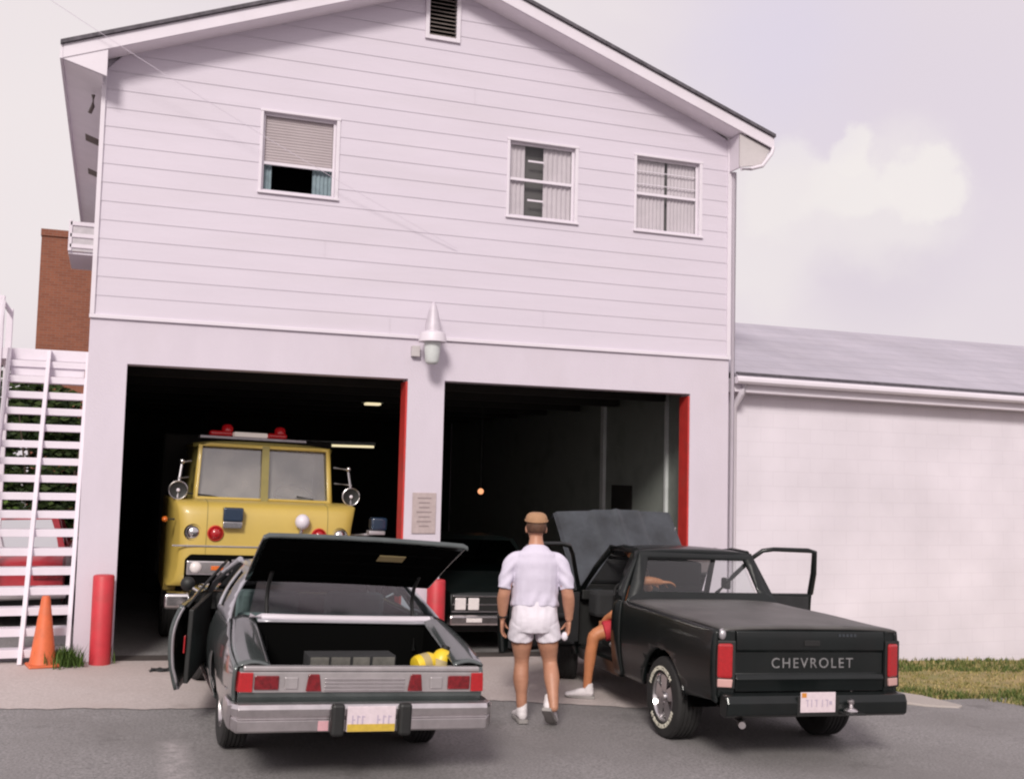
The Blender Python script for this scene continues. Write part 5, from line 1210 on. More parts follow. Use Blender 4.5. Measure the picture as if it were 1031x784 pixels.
# ------------------------------------------------------------------ parked cars (inside the right bay, and behind the stairs)
def sedan(name, loc, yaw, paint, label, front):
    """compact saloon; front=True puts the nose at local -y"""
    r = empty(name, loc, (0, math.atan(SLOPE), yaw), label=label, cat='car')
    prof = [(0.0, 0.42), (0.02, 0.72), (0.06, 0.76), (1.25, 0.88), (1.30, 0.90), (3.55, 0.92), (3.65, 0.90), (4.30, 0.86), (4.38, 0.80), (4.40, 0.45)]
    bm = nb()
    us_ = lin(-1, 1, 16); low = [(y, 0.30) for y, z in prof]
    def P(u, y, z): return (u * (0.86 - 0.03 * max(0, (z - 0.6)) / 0.3 - 0.05 * (abs(y - 2.2) / 2.2) ** 4), y + 0.05 * abs(u) ** 3 * (1 if y < 1 else -1 if y > 4 else 0), z - 0.03 * abs(u) ** 6)
    Vt = [[bm.verts.new(P(u, y, z)) for y, z in prof] for u in us_]
    for i in range(16):
        for j in range(len(prof) - 1): bm.faces.new((Vt[i][j], Vt[i + 1][j], Vt[i + 1][j + 1], Vt[i][j + 1]))
    for e, s in ((0, -1), (16, 1)):
        q = [bm.verts.new((s * 0.80, y, 0.30)) for y, z in prof]
        for j in range(len(prof) - 1): bm.faces.new((Vt[e][j], Vt[e][j + 1], q[j + 1], q[j]))
    obj('body', bm, paint, r, smooth=45)
    obj('underbody', bx(nb(), -0.78, 0.78, 0.2, 4.2, 0.24, 0.36), M['black'], r)
    # greenhouse
    bm = nb(); hexa(bm, [(-0.70, 1.95, 1.28), (0.70, 1.95, 1.28), (0.66, 3.15, 1.28), (-0.66, 3.15, 1.28)], [(-0.56, 2.08, 1.335), (0.56, 2.08, 1.335), (0.54, 3.0, 1.335), (-0.54, 3.0, 1.335)])
    obj('roof', bm, paint, r, bevel=0.02)
    for s in (-1, 1):
        for pp, pr in (([(s * 0.76, 1.30, 0.89), (s * 0.66, 1.98, 1.29)], 0.03), ([(s * 0.76, 3.75, 0.90), (s * 0.64, 3.12, 1.29)], 0.045), ([(s * 0.78, 2.55, 0.89), (s * 0.66, 2.55, 1.29)], 0.025)):
            obj('pillar', tube(nb(), pp, pr, 8), paint, r, smooth=60)
        bm = nb(); v = [bm.verts.new(p) for p in ((s * 0.76, 1.34, 0.90), (s * 0.65, 2.0, 1.285), (s * 0.63, 3.12, 1.285), (s * 0.75, 3.72, 0.90))]; bm.faces.new(v)
        obj('side_window', bm, M['g_rear'], r)
    bm = nb(); v = [bm.verts.new(p) for p in ((-0.75, 1.30, 0.90), (0.75, 1.30, 0.90), (0.65, 1.98, 1.285), (-0.65, 1.98, 1.285))]; bm.faces.new(v)
    obj('windshield', bm, M['g_rear'], r)
    bm = nb(); v = [bm.verts.new(p) for p in ((-0.75, 3.76, 0.91), (0.75, 3.76, 0.91), (0.63, 3.13, 1.285), (-0.63, 3.13, 1.285))]; bm.faces.new(v)
    obj('rear_window', bm, M['g_rear'], r)
    g_ = obj('grille', bx(nb(), -0.80, 0.80, -0.012, 0.03, 0.52, 0.70), M['black'], r, bevel=0.01)
    bm = nb()
    for zz in (0.515, 0.60, 0.70): bx(bm, -0.80, 0.80, -0.022, -0.0125, zz - 0.007, zz + 0.007)
    obj('grille_bar', bm, M['dullchrome'], g_, bevel=0.003)
    for s in (-1, 1):
        for x in (0.53, 0.70): obj('headlight', bx(nb(), s * x - 0.07, s * x + 0.07, -0.035, -0.0125, 0.535, 0.585 + 0.095), M['whitelens'], g_, bevel=0.012)
    fb = obj('front_bumper', bx(nb(), -0.86, 0.86, -0.13, 0.0, 0.36, 0.48), M['dullchrome'], r, bevel=0.025)
    for s in (-1, 1): obj('parking_lamp', bx(nb(), s * 0.55 - 0.1, s * 0.55 + 0.1, -0.136, -0.131, 0.40, 0.45), M['whitelens'], fb, bevel=0.003)
    obj('rear_bumper', bx(nb(), -0.85, 0.85, 4.38, 4.52, 0.36, 0.50), M['dullchrome'], r, bevel=0.025)
    for s in (-1, 1): obj('tail_light', bx(nb(), s * 0.62 - 0.16, s * 0.62 + 0.16, 4.385, 4.41, 0.60, 0.74), M['darkredlens'], r, bevel=0.006)
    for s in (-1, 1):
        wheel(r, s * 0.73, 0.82, 0.31, 0.19, s, 0.18, M['dullchrome'], hubcap=True); wheel(r, s * 0.73, 3.5, 0.31, 0.19, s, 0.18, M['dullchrome'], hubcap=True)
    wheel_liner(r, 0.82, 0.35, 0.862, 0.5); wheel_liner(r, 3.5, 0.35, 0.862, 0.5)
    return r
sedan('saloon_car', (5.06, 0.30, gz(5.06) - 0.012), 0, M['blackpaint'], 'dark car with chrome grille parked nose out inside the right bay', True)
sedan('saloon_car', (-1.0, 6.75, gz(-1.18)), R(180), M['redcar'], 'red car parked behind the white outdoor stairs', False)

# ------------------------------------------------------------------ people
def ringtube(bm, pts, rad, side=(1, 0, 0), n=20, cap=0.6):
    pts = [Vector(p) for p in pts]; side = Vector(side)
    rad = [(r, r) if not isinstance(r, tuple) else r for r in rad]
    N = len(pts); P = []; T = []
    for k in range(N):
        a = pts[max(0, k - 1)]; b = pts[min(N - 1, k + 1)]; T.append((b - a).normalized())
    seq = []
    t0 = T[0]; t1 = T[-1]; r0, r1 = rad[0], rad[-1]
    seq.append((pts[0] - t0 * min(r0) * cap, (r0[0] * 0.05, r0[1] * 0.05), t0)); seq.append((pts[0] - t0 * min(r0) * cap * 0.75, (r0[0] * 0.66, r0[1] * 0.66), t0))
    for k in range(N): seq.append((pts[k], rad[k], T[k]))
    seq.append((pts[-1] + t1 * min(r1) * cap * 0.75, (r1[0] * 0.66, r1[1] * 0.66), t1)); seq.append((pts[-1] + t1 * min(r1) * cap, (r1[0] * 0.05, r1[1] * 0.05), t1))
    rings = []
    for p, (a, b), t in seq:
        s = side - t * side.dot(t)
        if s.length < 1e-3: s = Vector((0, 1, 0)) - t * t.y
        s.normalize(); w = t.cross(s)
        rings.append([bm.verts.new(p + s * a * cos(2 * pi * i / n) + w * b * sin(2 * pi * i / n)) for i in range(n)])
    for A, B in zip(rings, rings[1:]):
        for i in range(n): bm.faces.new((A[i], A[(i + 1) % n], B[(i + 1) % n], B[i]))
    bm.faces.new(rings[0][::-1]); bm.faces.new(rings[-1])

def smooth_chain(pts, rad, sub=4):
    """Catmull-Rom resampling so limbs bend softly"""
    pts = [Vector(p) for p in pts]; rad = [(r, r) if not isinstance(r, tuple) else r for r in rad]
    op, orr = [], []
    for k in range(len(pts) - 1):
        p0 = pts[max(0, k - 1)]; p1 = pts[k]; p2 = pts[k + 1]; p3 = pts[min(len(pts) - 1, k + 2)]
        for i in range(sub):
            t = i / sub
            op.append(0.5 * ((2 * p1) + (p2 - p0) * t + (2 * p0 - 5 * p1 + 4 * p2 - p3) * t * t + (3 * p1 - p0 - 3 * p2 + p3) * t ** 3))
            e = t * t * (3 - 2 * t)
            orr.append((rad[k][0] * (1 - e) + rad[k + 1][0] * e, rad[k][1] * (1 - e) + rad[k + 1][1] * e))
    op.append(pts[-1]); orr.append(rad[-1])
    return op, orr

def limb(bm, pts, rad, side=(1, 0, 0), n=20, cap=0.6, sub=4):
    p, r = smooth_chain(pts, rad, sub); ringtube(bm, p, r, side, n, cap)

def fuse(name, bm, m, parent, voxel=0.006, it=4, wrinkle=0.0, wsize=0.1, off=(0, 0, 0), fold=None):
    for v in bm.verts: v.co -= Vector(off)
    me = bpy.data.meshes.new(name); bm.to_mesh(me); bm.free()
    o = bpy.data.objects.new(name, me); COL.objects.link(o)
    md = o.modifiers.new('fuse', 'REMESH'); md.mode = 'VOXEL'; md.voxel_size = voxel
    s = o.modifiers.new('soft', 'SMOOTH'); s.iterations = it; s.factor = 0.5
    if wrinkle:
        tx_ = bpy.data.textures.new(name + '_folds', 'CLOUDS'); tx_.noise_scale = wsize; tx_.noise_depth = 2
        d = o.modifiers.new('folds', 'DISPLACE'); d.texture = tx_; d.strength = wrinkle; d.mid_level = 0.5
    dg = bpy.context.evaluated_depsgraph_get()
    me2 = bpy.data.meshes.new_from_object(o.evaluated_get(dg)); me2.name = name
    o.modifiers.clear(); o.data = me2; bpy.data.meshes.remove(me)
    if fold:
        nn = [(v.co.copy(), v.normal.copy()) for v in me2.vertices]
        for v, (c0, n0) in zip(me2.vertices, nn): v.co = c0 + n0 * fold(c0)
    me2.materials.clear(); me2.materials.append(m)
    for p in me2.polygons: p.use_smooth = True
    o.parent = parent
    return o

def hand(bm, wrist, down, palm_n, thumb_dir, curl=0.5, L=0.185):
    """palm, four fingers and a thumb hanging from the wrist along 'down'; palm_n = the way the palm faces"""
    w = Vector(wrist); d = Vector(down).normalized(); n = Vector(palm_n); n = (n - d * n.dot(d)).normalized()
    t = Vector(thumb_dir); t = (t - d * t.dot(d) - n * t.dot(n)).normalized()
    k = L / 0.185
    ringtube(bm, [w, w + d * 0.03 * k, w + d * 0.065 * k, w + d * 0.095 * k], [(0.027, 0.021), (0.036, 0.019), (0.041, 0.017), (0.040, 0.014)], t, 16, 0.4)
    for i, (off, ln) in enumerate(((0.030, 0.070), (0.010, 0.078), (-0.010, 0.073), (-0.029, 0.058))):
        p = w + d * 0.085 * k + t * off * k; a = 0.2 * curl; pts = [p]; cur = d
        for sg in (0.45, 0.32, 0.23):
            ang = curl * 0.75
            cur = (cur * cos(ang if len(pts) > 1 else a + 0.15) + n * sin(ang if len(pts) > 1 else a + 0.15)).normalized()
            pts.append(pts[-1] + cur * ln * sg * k)
        ringtube(bm, pts, [0.0098, 0.0092, 0.0085, 0.0072], t, 10, 0.8)
    b = w + d * 0.028 * k + t * 0.026 * k
    ringtube(bm, [b, b + (d * 0.6 + t * 0.75 + n * 0.25).normalized() * 0.034 * k, b + (d * 0.6 + t * 0.75 + n * 0.25).normalized() * 0.034 * k + (d * 0.9 + t * 0.15 + n * 0.5).normalized() * 0.03 * k, b + (d * 0.6 + t * 0.75 + n * 0.25).normalized() * 0.034 * k + (d * 0.9 + t * 0.1 + n * 0.7).normalized() * 0.052 * k], [0.0155, 0.0125, 0.0105, 0.008], n, 10, 0.8)

def head(bm, c, face, up, k=1.0):
    """skull, jaw, nose, ears around centre c; face = viewing direction"""
    c = Vector(c); f = Vector(face).normalized(); u = Vector(up); u = (u - f * u.dot(f)).normalized(); r = f.cross(u)
    def el(o, a, b, h, n=20):
        g = bmesh.ops.create_uvsphere(bm, u_segments=n, v_segments=n // 2, radius=1)
        for v in g['verts']: v.co = c + (r * (o[0] + v.co.x * a) + f * (o[1] + v.co.y * b) + u * (o[2] + v.co.z * h)) * k
    el((0, -0.012, 0.02), 0.077, 0.094, 0.095); el((0, 0.028, -0.045), 0.060, 0.066, 0.072); el((0, 0.06, -0.088), 0.032, 0.03, 0.026)
    el((0, 0.095, -0.028), 0.014, 0.024, 0.022); el((0, 0.092, -0.01), 0.011, 0.018, 0.03); el((0, 0.083, -0.066), 0.026, 0.016, 0.012)
    el((0, 0.075, 0.025), 0.052, 0.022, 0.014)
    for s in (-1, 1): el((s * 0.079, -0.008, -0.012), 0.012, 0.02, 0.032, 12); el((s * 0.04, 0.062, -0.03), 0.026, 0.024, 0.022, 12)
    return c, f, u, r

# --- walking man, seen from behind
MX, MY, MYAW = 3.85, -3.54, R(-16)
mn = empty('person', (MX, MY, gz(MX) + 0.003), (0, 0, MYAW), label='person walking away in tan cap, pale T-shirt, white shorts and sneakers', cat='person')
bm = nb()
limb(bm, [(0, 0, 0.86), (0, -0.005, 0.95), (0, 0.012, 1.08), (0, 0.005, 1.25), (0, -0.01, 1.37), (0, -0.012, 1.445), (0, -0.002, 1.50), (0, 0.015, 1.57), (0, 0.025, 1.63)],
     [(0.185, 0.130), (0.187, 0.132), (0.180, 0.126), (0.200, 0.134), (0.200, 0.12), (0.145, 0.09), (0.072, 0.070), (0.059, 0.062), (0.058, 0.062)])
head(bm, (0, 0.035, 1.655), (0, 1, -0.08), (0, 0, 1), 1.1)
for s in (-1, 1):
    if s < 0: arm = [(-0.185, -0.01, 1.40), (-0.232, -0.012, 1.35), (-0.272, -0.03, 1.13), (-0.285, -0.005, 1.05), (-0.284, 0.05, 0.885)]
    else: arm = [(0.185, -0.01, 1.40), (0.232, -0.015, 1.35), (0.280, -0.05, 1.13), (0.296, -0.035, 1.05), (0.312, 0.02, 0.885)]
    limb(bm, arm, [0.05, 0.056, 0.054, 0.056, 0.035])
hand(bm, (-0.284, 0.052, 0.875), (0.0, 0.12, -1), (0.9, -0.25, 0), (0.3, 1, 0), 0.55, 0.2)
hand(bm, (0.312, 0.022, 0.875), (-0.08, 0.10, -1), (-0.9, -0.25, 0), (-0.3, 1, 0), 0.95, 0.2)
limb(bm, [(-0.098, 0, 0.88), (-0.104, 0.05, 0.70), (-0.100, 0.09, 0.51), (-0.104, 0.08, 0.37), (-0.094, 0.09, 0.22), (-0.088, 0.10, 0.07)], [(0.102, 0.11), (0.096, 0.10), (0.065, 0.068), (0.070, 0.073), (0.050, 0.050), (0.041, 0.045)])
limb(bm, [(0.100, 0, 0.88), (0.126, 0.03, 0.70), (0.152, 0.06, 0.515), (0.162, -0.02, 0.40), (0.165, -0.11, 0.275), (0.168, -0.165, 0.165)], [(0.102, 0.11), (0.096, 0.10), (0.065, 0.068), (0.070, 0.073), (0.050, 0.050), (0.041, 0.045)])
fuse('body', bm, M['skin'], mn, 0.0055, 4)
# shirt
bm = nb()
limb(bm, [(0, 0.0, 0.995), (0, 0.004, 1.03), (0, 0.012, 1.12), (0, 0.005, 1.25), (0, -0.01, 1.36), (0, -0.012, 1.425), (0, -0.006, 1.475), (0, 0.0, 1.505)], [(0.212, 0.150), (0.214, 0.153), (0.210, 0.150), (0.216, 0.150), (0.215, 0.135), (0.188, 0.114), (0.120, 0.092), (0.084, 0.080)], cap=0.12)
for s in (-1, 1): limb(bm, [(s * 0.13, -0.01, 1.40), (s * 0.205, -0.012, 1.365), (s * 0.248, -0.02, 1.29), (s * 0.272, -0.034, 1.20), (s * 0.282, -0.04, 1.145)], [0.064, 0.070, 0.070, (0.065, 0.074), (0.066, 0.076)], cap=0.08)
fuse('shirt', bm, M['shirt'], mn, 0.006, 6, 0.010, 0.15,
     fold=lambda c: 0.0075 * max(0, min(1, (1.34 - c.z) / 0.3)) * sin(c.x * 52 + 3.2 * sin(c.z * 9) + c.y * 18) * (0.6 + 0.4 * sin(c.z * 14 + c.x * 9)) + 0.006 * sin((abs(c.x) * 0.8 + c.z) * 60 + c.y * 10) * max(0, min(1, (abs(c.x) - 0.16) / 0.06)) + 0.004 * max(0, 1 - abs(c.z - 1.0) / 0.035))
bm = nb()
limb(bm, [(0, 0.0, 0.80), (0, -0.008, 0.88), (0, 0, 0.97), (0, 0.004, 1.04)], [(0.200, 0.145), (0.210, 0.158), (0.204, 0.150), (0.198, 0.144)], cap=0.2)
limb(bm, [(-0.105, 0, 0.86), (-0.116, 0.026, 0.80), (-0.116, 0.046, 0.715)], [(0.108, 0.130), (0.112, 0.128), (0.117, 0.128)], cap=0.08)
limb(bm, [(0.105, 0, 0.86), (0.120, 0.018, 0.80), (0.132, 0.032, 0.715)], [(0.108, 0.130), (0.112, 0.128), (0.117, 0.128)], cap=0.08)
fuse('shorts', bm, M['shorts'], mn, 0.006, 5, 0.008, 0.10,
     fold=lambda c: 0.0022 * sin(c.z * 70 + abs(c.x) * 55) * max(0, min(1, (0.86 - c.z) / 0.08)) + 0.0025 * sin(c.x * 80 + c.z * 8) * max(0, min(1, (c.z - 0.93) / 0.05)))
# hair, cap, eyes
bm = nb(); ball(bm, (0, 0.012, 1.668), 0.0925, 0.106, 0.096, 24)
for v in list(bm.verts):
    if v.co.y > 0.075 and v.co.z < 1.72: v.co.y = 0.075
    if v.co.z < 1.615: v.co.z = 1.615
obj('hair', bm, M['hair'], mn, smooth=179)
bm = nb()
def capf(u, v):
    a = u * 2 * pi; rr = cos(v * pi / 2) ** 0.55
    return (0.102 * rr * cos(a), 0.02 + 0.117 * rr * sin(a), 1.712 + 0.078 * sin(v * pi / 2) + 0.012 * sin(a) * (1 - v))
grid(bm, capf, lin(0, 1, 28), lin(0, 0.99, 8)); bmesh.ops.remove_doubles(bm, verts=bm.verts[:], dist=0.0008)
cp_ = obj('cap', bm, M['cap'], mn, smooth=179, solid=0.004)
bm = nb()
grid(bm, lambda u, v: (0.095 * u * (1 - 0.15 * v), 0.02 + 0.117 * math.sqrt(max(0, 1 - (0.92 * u) ** 2)) + 0.075 * v * (1 - 0.35 * u * u), 1.727 - 0.02 * v + 0.012 * (1 - u * u)), lin(-1, 1, 12), lin(0, 1, 5))
obj('brim', bm, M['cap'], cp_, smooth=179, solid=0.004)
obj('band', tube(nb(), [(0.1025 * cos(a), 0.02 + 0.1175 * sin(a), 1.719 + 0.012 * sin(a)) for a in lin(0, 2 * pi, 32)[:-1]], 0.006, 6, closed=True), M['cap'], cp_, smooth=60)
for s in (-1, 1): obj('eye', ball(nb(), (s * 0.033, 0.112, 1.668), 0.012), M['eyewhite'], mn, smooth=179)
bm = nb(); c_ = Vector((-0.2845, 0.044, 0.905)); ax = Vector((-0.02, 0.33, -1)).normalized(); u_, v_ = frame_of(ax)
tube(bm, [c_ + (u_ * cos(a) + v_ * sin(a)) * 0.038 for a in lin(0, 2 * pi, 20)[:-1]], 0.010, 8, closed=True)
wt = obj('wrist_watch', bm, M['strap'], mn, smooth=60)
obj('watch_face', ball(nb(), (-0.325, 0.03, 0.906), 0.010, 0.02, 0.02), M['strap'], wt, smooth=179)
def shoe(parent, m4, off=(0, 0, 0), right=False):
    """sneaker: upper with sole and sock, local heel at origin, toe towards +y"""
    bm = nb()
    limb(bm, [(0, -0.045, 0.055), (0, 0.0, 0.062), (0, 0.07, 0.055), (0.004, 0.13, 0.042), (0.004, 0.185, 0.034), (0.002, 0.215, 0.030)], [(0.034, 0.036), (0.038, 0.046), (0.040, 0.042), (0.046, 0.032), (0.045, 0.024), (0.034, 0.016)], (1, 0, 0), 16, 0.5)
    ringtube(bm, [(0, -0.01, 0.05), (0, -0.005, 0.105)], [(0.042, 0.052), (0.043, 0.055)], (1, 0, 0), 16, 0.15)
    for v in bm.verts: v.co = m4 @ v.co
    u = fuse('shoe', bm, M['shoe'], parent, 0.005, 3, off=off)
    bm = nb()
    prof = [(-0.036, -0.075), (0.036, -0.075), (0.043, -0.03), (0.040, 0.06), (0.050, 0.14), (0.042, 0.20), (0.015, 0.228), (-0.015, 0.228), (-0.040, 0.20), (-0.046, 0.14), (-0.038, 0.06), (-0.042, -0.03)]
    hexa(bm, [(x, y, 0.0 + 0.01 * max(0, (y - 0.12) / 0.1)) for x, y in prof], [(x, y, 0.028) for x, y in prof])
    for v in bm.verts: v.co = m4 @ v.co - Vector(off)
    obj('sole', bm, M['sole'], u, bevel=0.006)
    bm = nb(); ringtube(bm, [(0, -0.008, 0.085), (0, -0.006, 0.145)], [(0.043, 0.05), (0.041, 0.046)], (1, 0, 0), 16, 0.2)
    for v in bm.verts: v.co = m4 @ v.co - Vector(off)
    obj('sock', bm, M['sock'], u, smooth=60)
    return u
shoe(mn, Matrix.Translation((-0.088, 0.105, 0.0)) @ Matrix.Rotation(R(8), 4, 'Z') @ Matrix.Diagonal((1.15, 1.08, 1.1, 1)))
# trailing foot: heel up, rolling over the toe
Mx = Matrix.Translation((0.172, 0.02, 0.004)) @ Matrix.Rotation(R(-18), 4, 'Z') @ Matrix.Rotation(R(-33), 4, 'X') @ Matrix.Translation((0, -0.20, 0)) @ Matrix.Diagonal((1.15, 1.08, 1.1, 1))
shoe(mn, Mx)
rg = obj('white_cloth', nb() if False else ball(nb(), (0, 0, 0), 0.03, 0.028, 0.04, 14), M['shorts'], None, smooth=179)
MM = Matrix.Translation((MX, MY, gz(MX))) @ Matrix.Rotation(MYAW, 4, 'Z')
rg.location = MM @ Vector((0.270, 0.01, 0.765)); put(rg, 'small crumpled white cloth held in the walking person right hand', 'cloth')

mn.scale = (0.985, 1.0, 1.03)
# --- second person sitting sideways in the driver seat, one leg out of the door
OFF = Vector((-0.93, 1.62, 0.0))
TM = Matrix.Translation((TX, TY, gz(TX))) @ Matrix.Rotation(TYAW, 4, 'Z') @ Matrix.Rotation(math.atan(SLOPE), 4, 'Y')
p2 = empty('person', TM @ OFF, (0, math.atan(SLOPE), TYAW), label='person in red shorts leaning inside the black pickup with one leg out', cat='person')
bm = nb()
limb(bm, [(-0.40, 1.42, 0.74), (-0.38, 1.47, 0.86), (-0.35, 1.55, 0.98), (-0.31, 1.66, 1.08), (-0.29, 1.72, 1.12), (-0.275, 1.78, 1.15)], [(0.16, 0.12), (0.165, 0.115), (0.18, 0.12), (0.17, 0.10), (0.07, 0.07), (0.055, 0.055)], (0.6, -0.8, 0))
head(bm, (-0.25, 1.86, 1.19), (0.35, 0.6, -0.72), (0, 0.5, 0.85))
limb(bm, [(-0.32, 1.52, 1.08), (-0.42, 1.38, 1.16), (-0.50, 1.27, 1.19), (-0.40, 1.22, 1.20), (-0.31, 1.22, 1.19)], [0.062, 0.055, 0.050, 0.042, 0.03])
hand(bm, (-0.31, 1.22, 1.19), (1, -0.1, -0.05), (0, -0.2, -1), (0.2, 1, 0), 0.5)
limb(bm, [(-0.46, 1.62, 1.04), (-0.56, 1.56, 0.96), (-0.68, 1.46, 0.86), (-0.72, 1.55, 0.80), (-0.735, 1.62, 0.75)], [0.06, 0.052, 0.044, 0.036, 0.03])
hand(bm, (-0.735, 1.62, 0.75), (-0.2, 0.5, -0.8), (0.3, 0.4, -0.4), (0.5, 0.2, 0.2), 0.5)
limb(bm, [(-0.44, 1.46, 0.73), (-0.62, 1.52, 0.70), (-0.83, 1.57, 0.63), (-0.865, 1.585, 0.52), (-0.875, 1.60, 0.40), (-0.885, 1.61, 0.22), (-0.89, 1.62, 0.08)], [0.10, 0.092, 0.066, 0.058, 0.058, 0.044, 0.038], (0, 1, 0))
limb(bm, [(-0.36, 1.50, 0.73), (-0.40, 1.74, 0.72), (-0.42, 1.90, 0.70), (-0.42, 1.93, 0.60), (-0.43, 1.93, 0.50)], [0.10, 0.088, 0.066, 0.058, 0.045])
fuse('body', bm, M['skintan'], p2, 0.006, 4, off=OFF)
bm = nb()
limb(bm, [(-0.40, 1.42, 0.76), (-0.38, 1.47, 0.86), (-0.35, 1.55, 0.98), (-0.31, 1.65, 1.07)], [(0.175, 0.135), (0.178, 0.128), (0.19, 0.13), (0.165, 0.108)], (0.6, -0.8, 0), cap=0.3)
fuse('shirt', bm, M['darkshirt'], p2, 0.008, 3, 0.008, 0.06, off=OFF)
bm = nb()
limb(bm, [(-0.40, 1.40, 0.70), (-0.39, 1.45, 0.80)], [(0.175, 0.14), (0.172, 0.13)], (0.6, -0.8, 0), cap=0.4)
limb(bm, [(-0.44, 1.46, 0.73), (-0.60, 1.515, 0.705), (-0.755, 1.55, 0.665)], [0.115, 0.11, 0.10], (0, 1, 0), cap=0.15)
limb(bm, [(-0.36, 1.48, 0.73), (-0.39, 1.65, 0.725), (-0.41, 1.78, 0.715)], [0.115, 0.11, 0.10], cap=0.15)
fuse('shorts', bm, M['redshorts'], p2, 0.007, 3, 0.006, 0.05, off=OFF)
bm = nb(); ball(bm, (-0.258 - OFF.x, 1.845 - OFF.y, 1.215), 0.088, 0.094, 0.088, 20)
obj('hair', bm, M['hair'], p2, smooth=179)
hc = Vector((-0.25, 1.86, 1.19)); hf = Vector((0.35, 0.6, -0.72)).normalized(); hr = hf.cross(Vector((0, 0.5, 0.85))).normalized(); hu = hr.cross(hf)
for s in (-1, 1): obj('eye', ball(nb(), hc + hf * 0.078 + hr * s * 0.033 + hu * 0.003 - OFF, 0.012), M['eyewhite'], p2, smooth=179)
shoe(p2, Matrix.Translation((-0.885, 1.615, 0.0)) @ Matrix.Rotation(R(68), 4, 'Z'), off=OFF)
shoe(p2, Matrix.Translation((-0.43, 1.92, 0.425)), off=OFF)

# ------------------------------------------------------------------ camera
scene.render.resolution_x = 1024; scene.render.resolution_y = 778
CP = Vector((0.28516, -12.60364, 2.08842)); yaw, pitch, roll, F = 0.34945, 0.07688, 0.023627, 1100.06
f0 = Vector((sin(yaw), cos(yaw), 0)); r0 = Vector((cos(yaw), -sin(yaw), 0)); u0 = Vector((0, 0, 1))
fw = f0 * cos(pitch) + u0 * sin(pitch); up = u0 * cos(pitch) - f0 * sin(pitch)
rr = r0 * cos(roll) + up * sin(roll); uu = up * cos(roll) - r0 * sin(roll)
cd = bpy.data.cameras.new('camera'); cam = bpy.data.objects.new('camera', cd); COL.objects.link(cam)
cam.matrix_world = Matrix(((rr.x, uu.x, -fw.x, CP.x), (rr.y, uu.y, -fw.y, CP.y), (rr.z, uu.z, -fw.z, CP.z), (0, 0, 0, 1)))
cd.sensor_width = 36.0; cd.lens = 36.0 * F / 1031.0; cd.clip_start = 0.05; cd.clip_end = 2000
scene.camera = cam
def pix_dir(u, v): return (fw + rr * ((u - 515.5) / F) - uu * ((v - 392) / F)).normalized()

# ------------------------------------------------------------------ sky, sun
SUN_EL, SUN_ROT = R(33), R(206)
w = bpy.data.worlds.new('World'); scene.world = w; w.use_nodes = True
nt = w.node_tree; nt.nodes.clear(); L = nt.links.new
out = nt.nodes.new('ShaderNodeOutputWorld'); bg = nt.nodes.new('ShaderNodeBackground'); L(bg.outputs[0], out.inputs[0]); bg.inputs[1].default_value = 0.118
sky = nt.nodes.new('ShaderNodeTexSky'); sky.sky_type = 'NISHITA'; sky.sun_disc = False; sky.sun_elevation = SUN_EL; sky.sun_rotation = SUN_ROT; sky.dust_density = 4.0
tc = nt.nodes.new('ShaderNodeTexCoord')
nz = nt.nodes.new('ShaderNodeTexNoise'); nz.inputs['Scale'].default_value = 2.2; nz.inputs['Detail'].default_value = 6; nz.inputs['Roughness'].default_value = 0.5
mp = nt.nodes.new('ShaderNodeMapping'); mp.inputs['Scale'].default_value = (1, 1, 2.4); L(tc.outputs['Generated'], mp.inputs[0]); L(mp.outputs[0], nz.inputs['Vector'])
rp = nt.nodes.new('ShaderNodeValToRGB'); rp.color_ramp.elements[0].position = 0.38; rp.color_ramp.elements[1].position = 0.66
rp.color_ramp.elements[0].color = (7.0, 6.25, 6.65, 1); rp.color_ramp.elements[1].color = (7.6, 6.9, 6.95, 1)
L(nz.outputs['Fac'], rp.inputs[0])
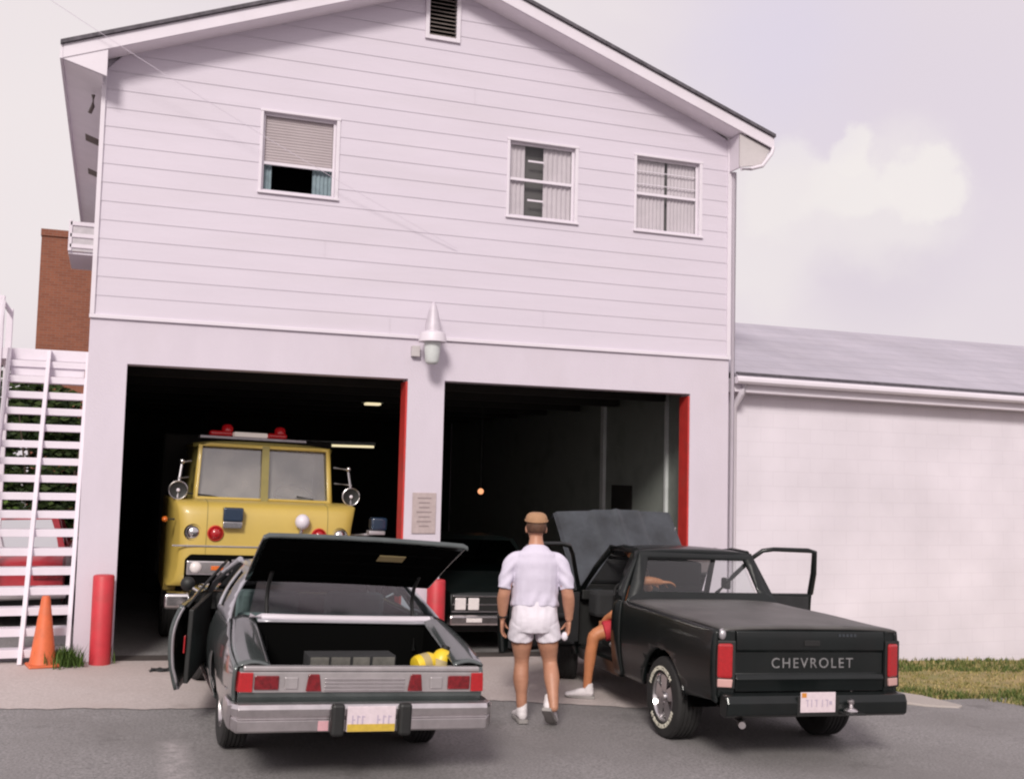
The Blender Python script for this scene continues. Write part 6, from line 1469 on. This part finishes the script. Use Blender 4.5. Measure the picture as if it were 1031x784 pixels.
# brighter, creamier haze low in the sky
sp = nt.nodes.new('ShaderNodeSeparateXYZ'); L(tc.outputs['Generated'], sp.inputs[0])
def cloud(prev, d, rad, soft, col, amt, wob=0.075):
    n2 = nt.nodes.new('ShaderNodeTexNoise'); n2.inputs['Scale'].default_value = 17; n2.inputs['Detail'].default_value = 8; n2.inputs['Roughness'].default_value = 0.52
    L(tc.outputs['Generated'], n2.inputs['Vector'])
    s1 = nt.nodes.new('ShaderNodeVectorMath'); s1.operation = 'SUBTRACT'; s1.inputs[1].default_value = (0.5, 0.5, 0.5); L(n2.outputs['Color'], s1.inputs[0])
    s2 = nt.nodes.new('ShaderNodeVectorMath'); s2.operation = 'SCALE'; s2.inputs['Scale'].default_value = wob; L(s1.outputs[0], s2.inputs[0])
    s3 = nt.nodes.new('ShaderNodeVectorMath'); s3.operation = 'ADD'; L(s2.outputs[0], s3.inputs[0]); L(tc.outputs['Generated'], s3.inputs[1])
    s4 = nt.nodes.new('ShaderNodeVectorMath'); s4.operation = 'DISTANCE'; L(s3.outputs[0], s4.inputs[0]); s4.inputs[1].default_value = d
    mr = nt.nodes.new('ShaderNodeMapRange'); mr.interpolation_type = 'SMOOTHSTEP'; mr.inputs[1].default_value = rad; mr.inputs[2].default_value = rad + soft; mr.inputs[3].default_value = amt; mr.inputs[4].default_value = 0.0
    L(s4.outputs['Value'], mr.inputs[0])
    mx = nt.nodes.new('ShaderNodeMixRGB'); L(mr.outputs[0], mx.inputs[0]); L(prev, mx.inputs[1]); mx.inputs[2].default_value = (*col, 1)
    return mx.outputs[0]
c = rp.outputs[0]
cc = (8.0, 7.45, 7.2)
c = cloud(c, pix_dir(930, 130), 0.04, 0.14, (6.75, 6.0, 6.6), 0.9, 0.03)
c = cloud(c, pix_dir(880, 262), 0.02, 0.08, (6.5, 5.75, 6.3), 0.8, 0.03)
c = cloud(c, pix_dir(862, 140), 0.016, 0.010, cc, 0.85); c = cloud(c, pix_dir(858, 185), 0.030, 0.014, cc, 0.8); c = cloud(c, pix_dir(935, 185), 0.026, 0.012, cc, 0.85)
c = cloud(c, pix_dir(795, 185), 0.034, 0.018, cc, 0.7); c = cloud(c, pix_dir(895, 205), 0.034, 0.05, cc, 0.6); c = cloud(c, pix_dir(770, 230), 0.04, 0.05, (7.7, 7.1, 7.0), 0.6)
c = cloud(c, pix_dir(40, 160), 0.05, 0.22, (7.8, 7.1, 7.05), 0.8, 0.03)
c = cloud(c, pix_dir(780, 40), 0.01, 0.12, (6.5, 5.9, 7.0), 0.7, 0.06)
mx = nt.nodes.new('ShaderNodeMixRGB'); mx.inputs[0].default_value = 0.93; L(sky.outputs[0], mx.inputs[1]); L(c, mx.inputs[2]); L(mx.outputs[0], bg.inputs[0])
sd = bpy.data.lights.new('sun', 'SUN'); sd.energy = 3.0; sd.angle = R(13); sd.color = (1.0, 0.95, 0.88)
so = bpy.data.objects.new('sun', sd); COL.objects.link(so)
d = Vector((sin(SUN_ROT) * cos(SUN_EL), cos(SUN_ROT) * cos(SUN_EL), sin(SUN_EL)))
so.rotation_euler = (-d).to_track_quat('-Z', 'Y').to_euler(); so.location = d * 30
scene.view_settings.view_transform = 'Standard'; scene.view_settings.look = 'None'; scene.view_settings.exposure = 0
scene.render.engine = 'CYCLES'; scene.cycles.filter_width = 2.2; scene.cycles.use_denoising = True
scene.cycles.max_bounces = 6; scene.cycles.transparent_max_bounces = 12; scene.cycles.sample_clamp_indirect = 4
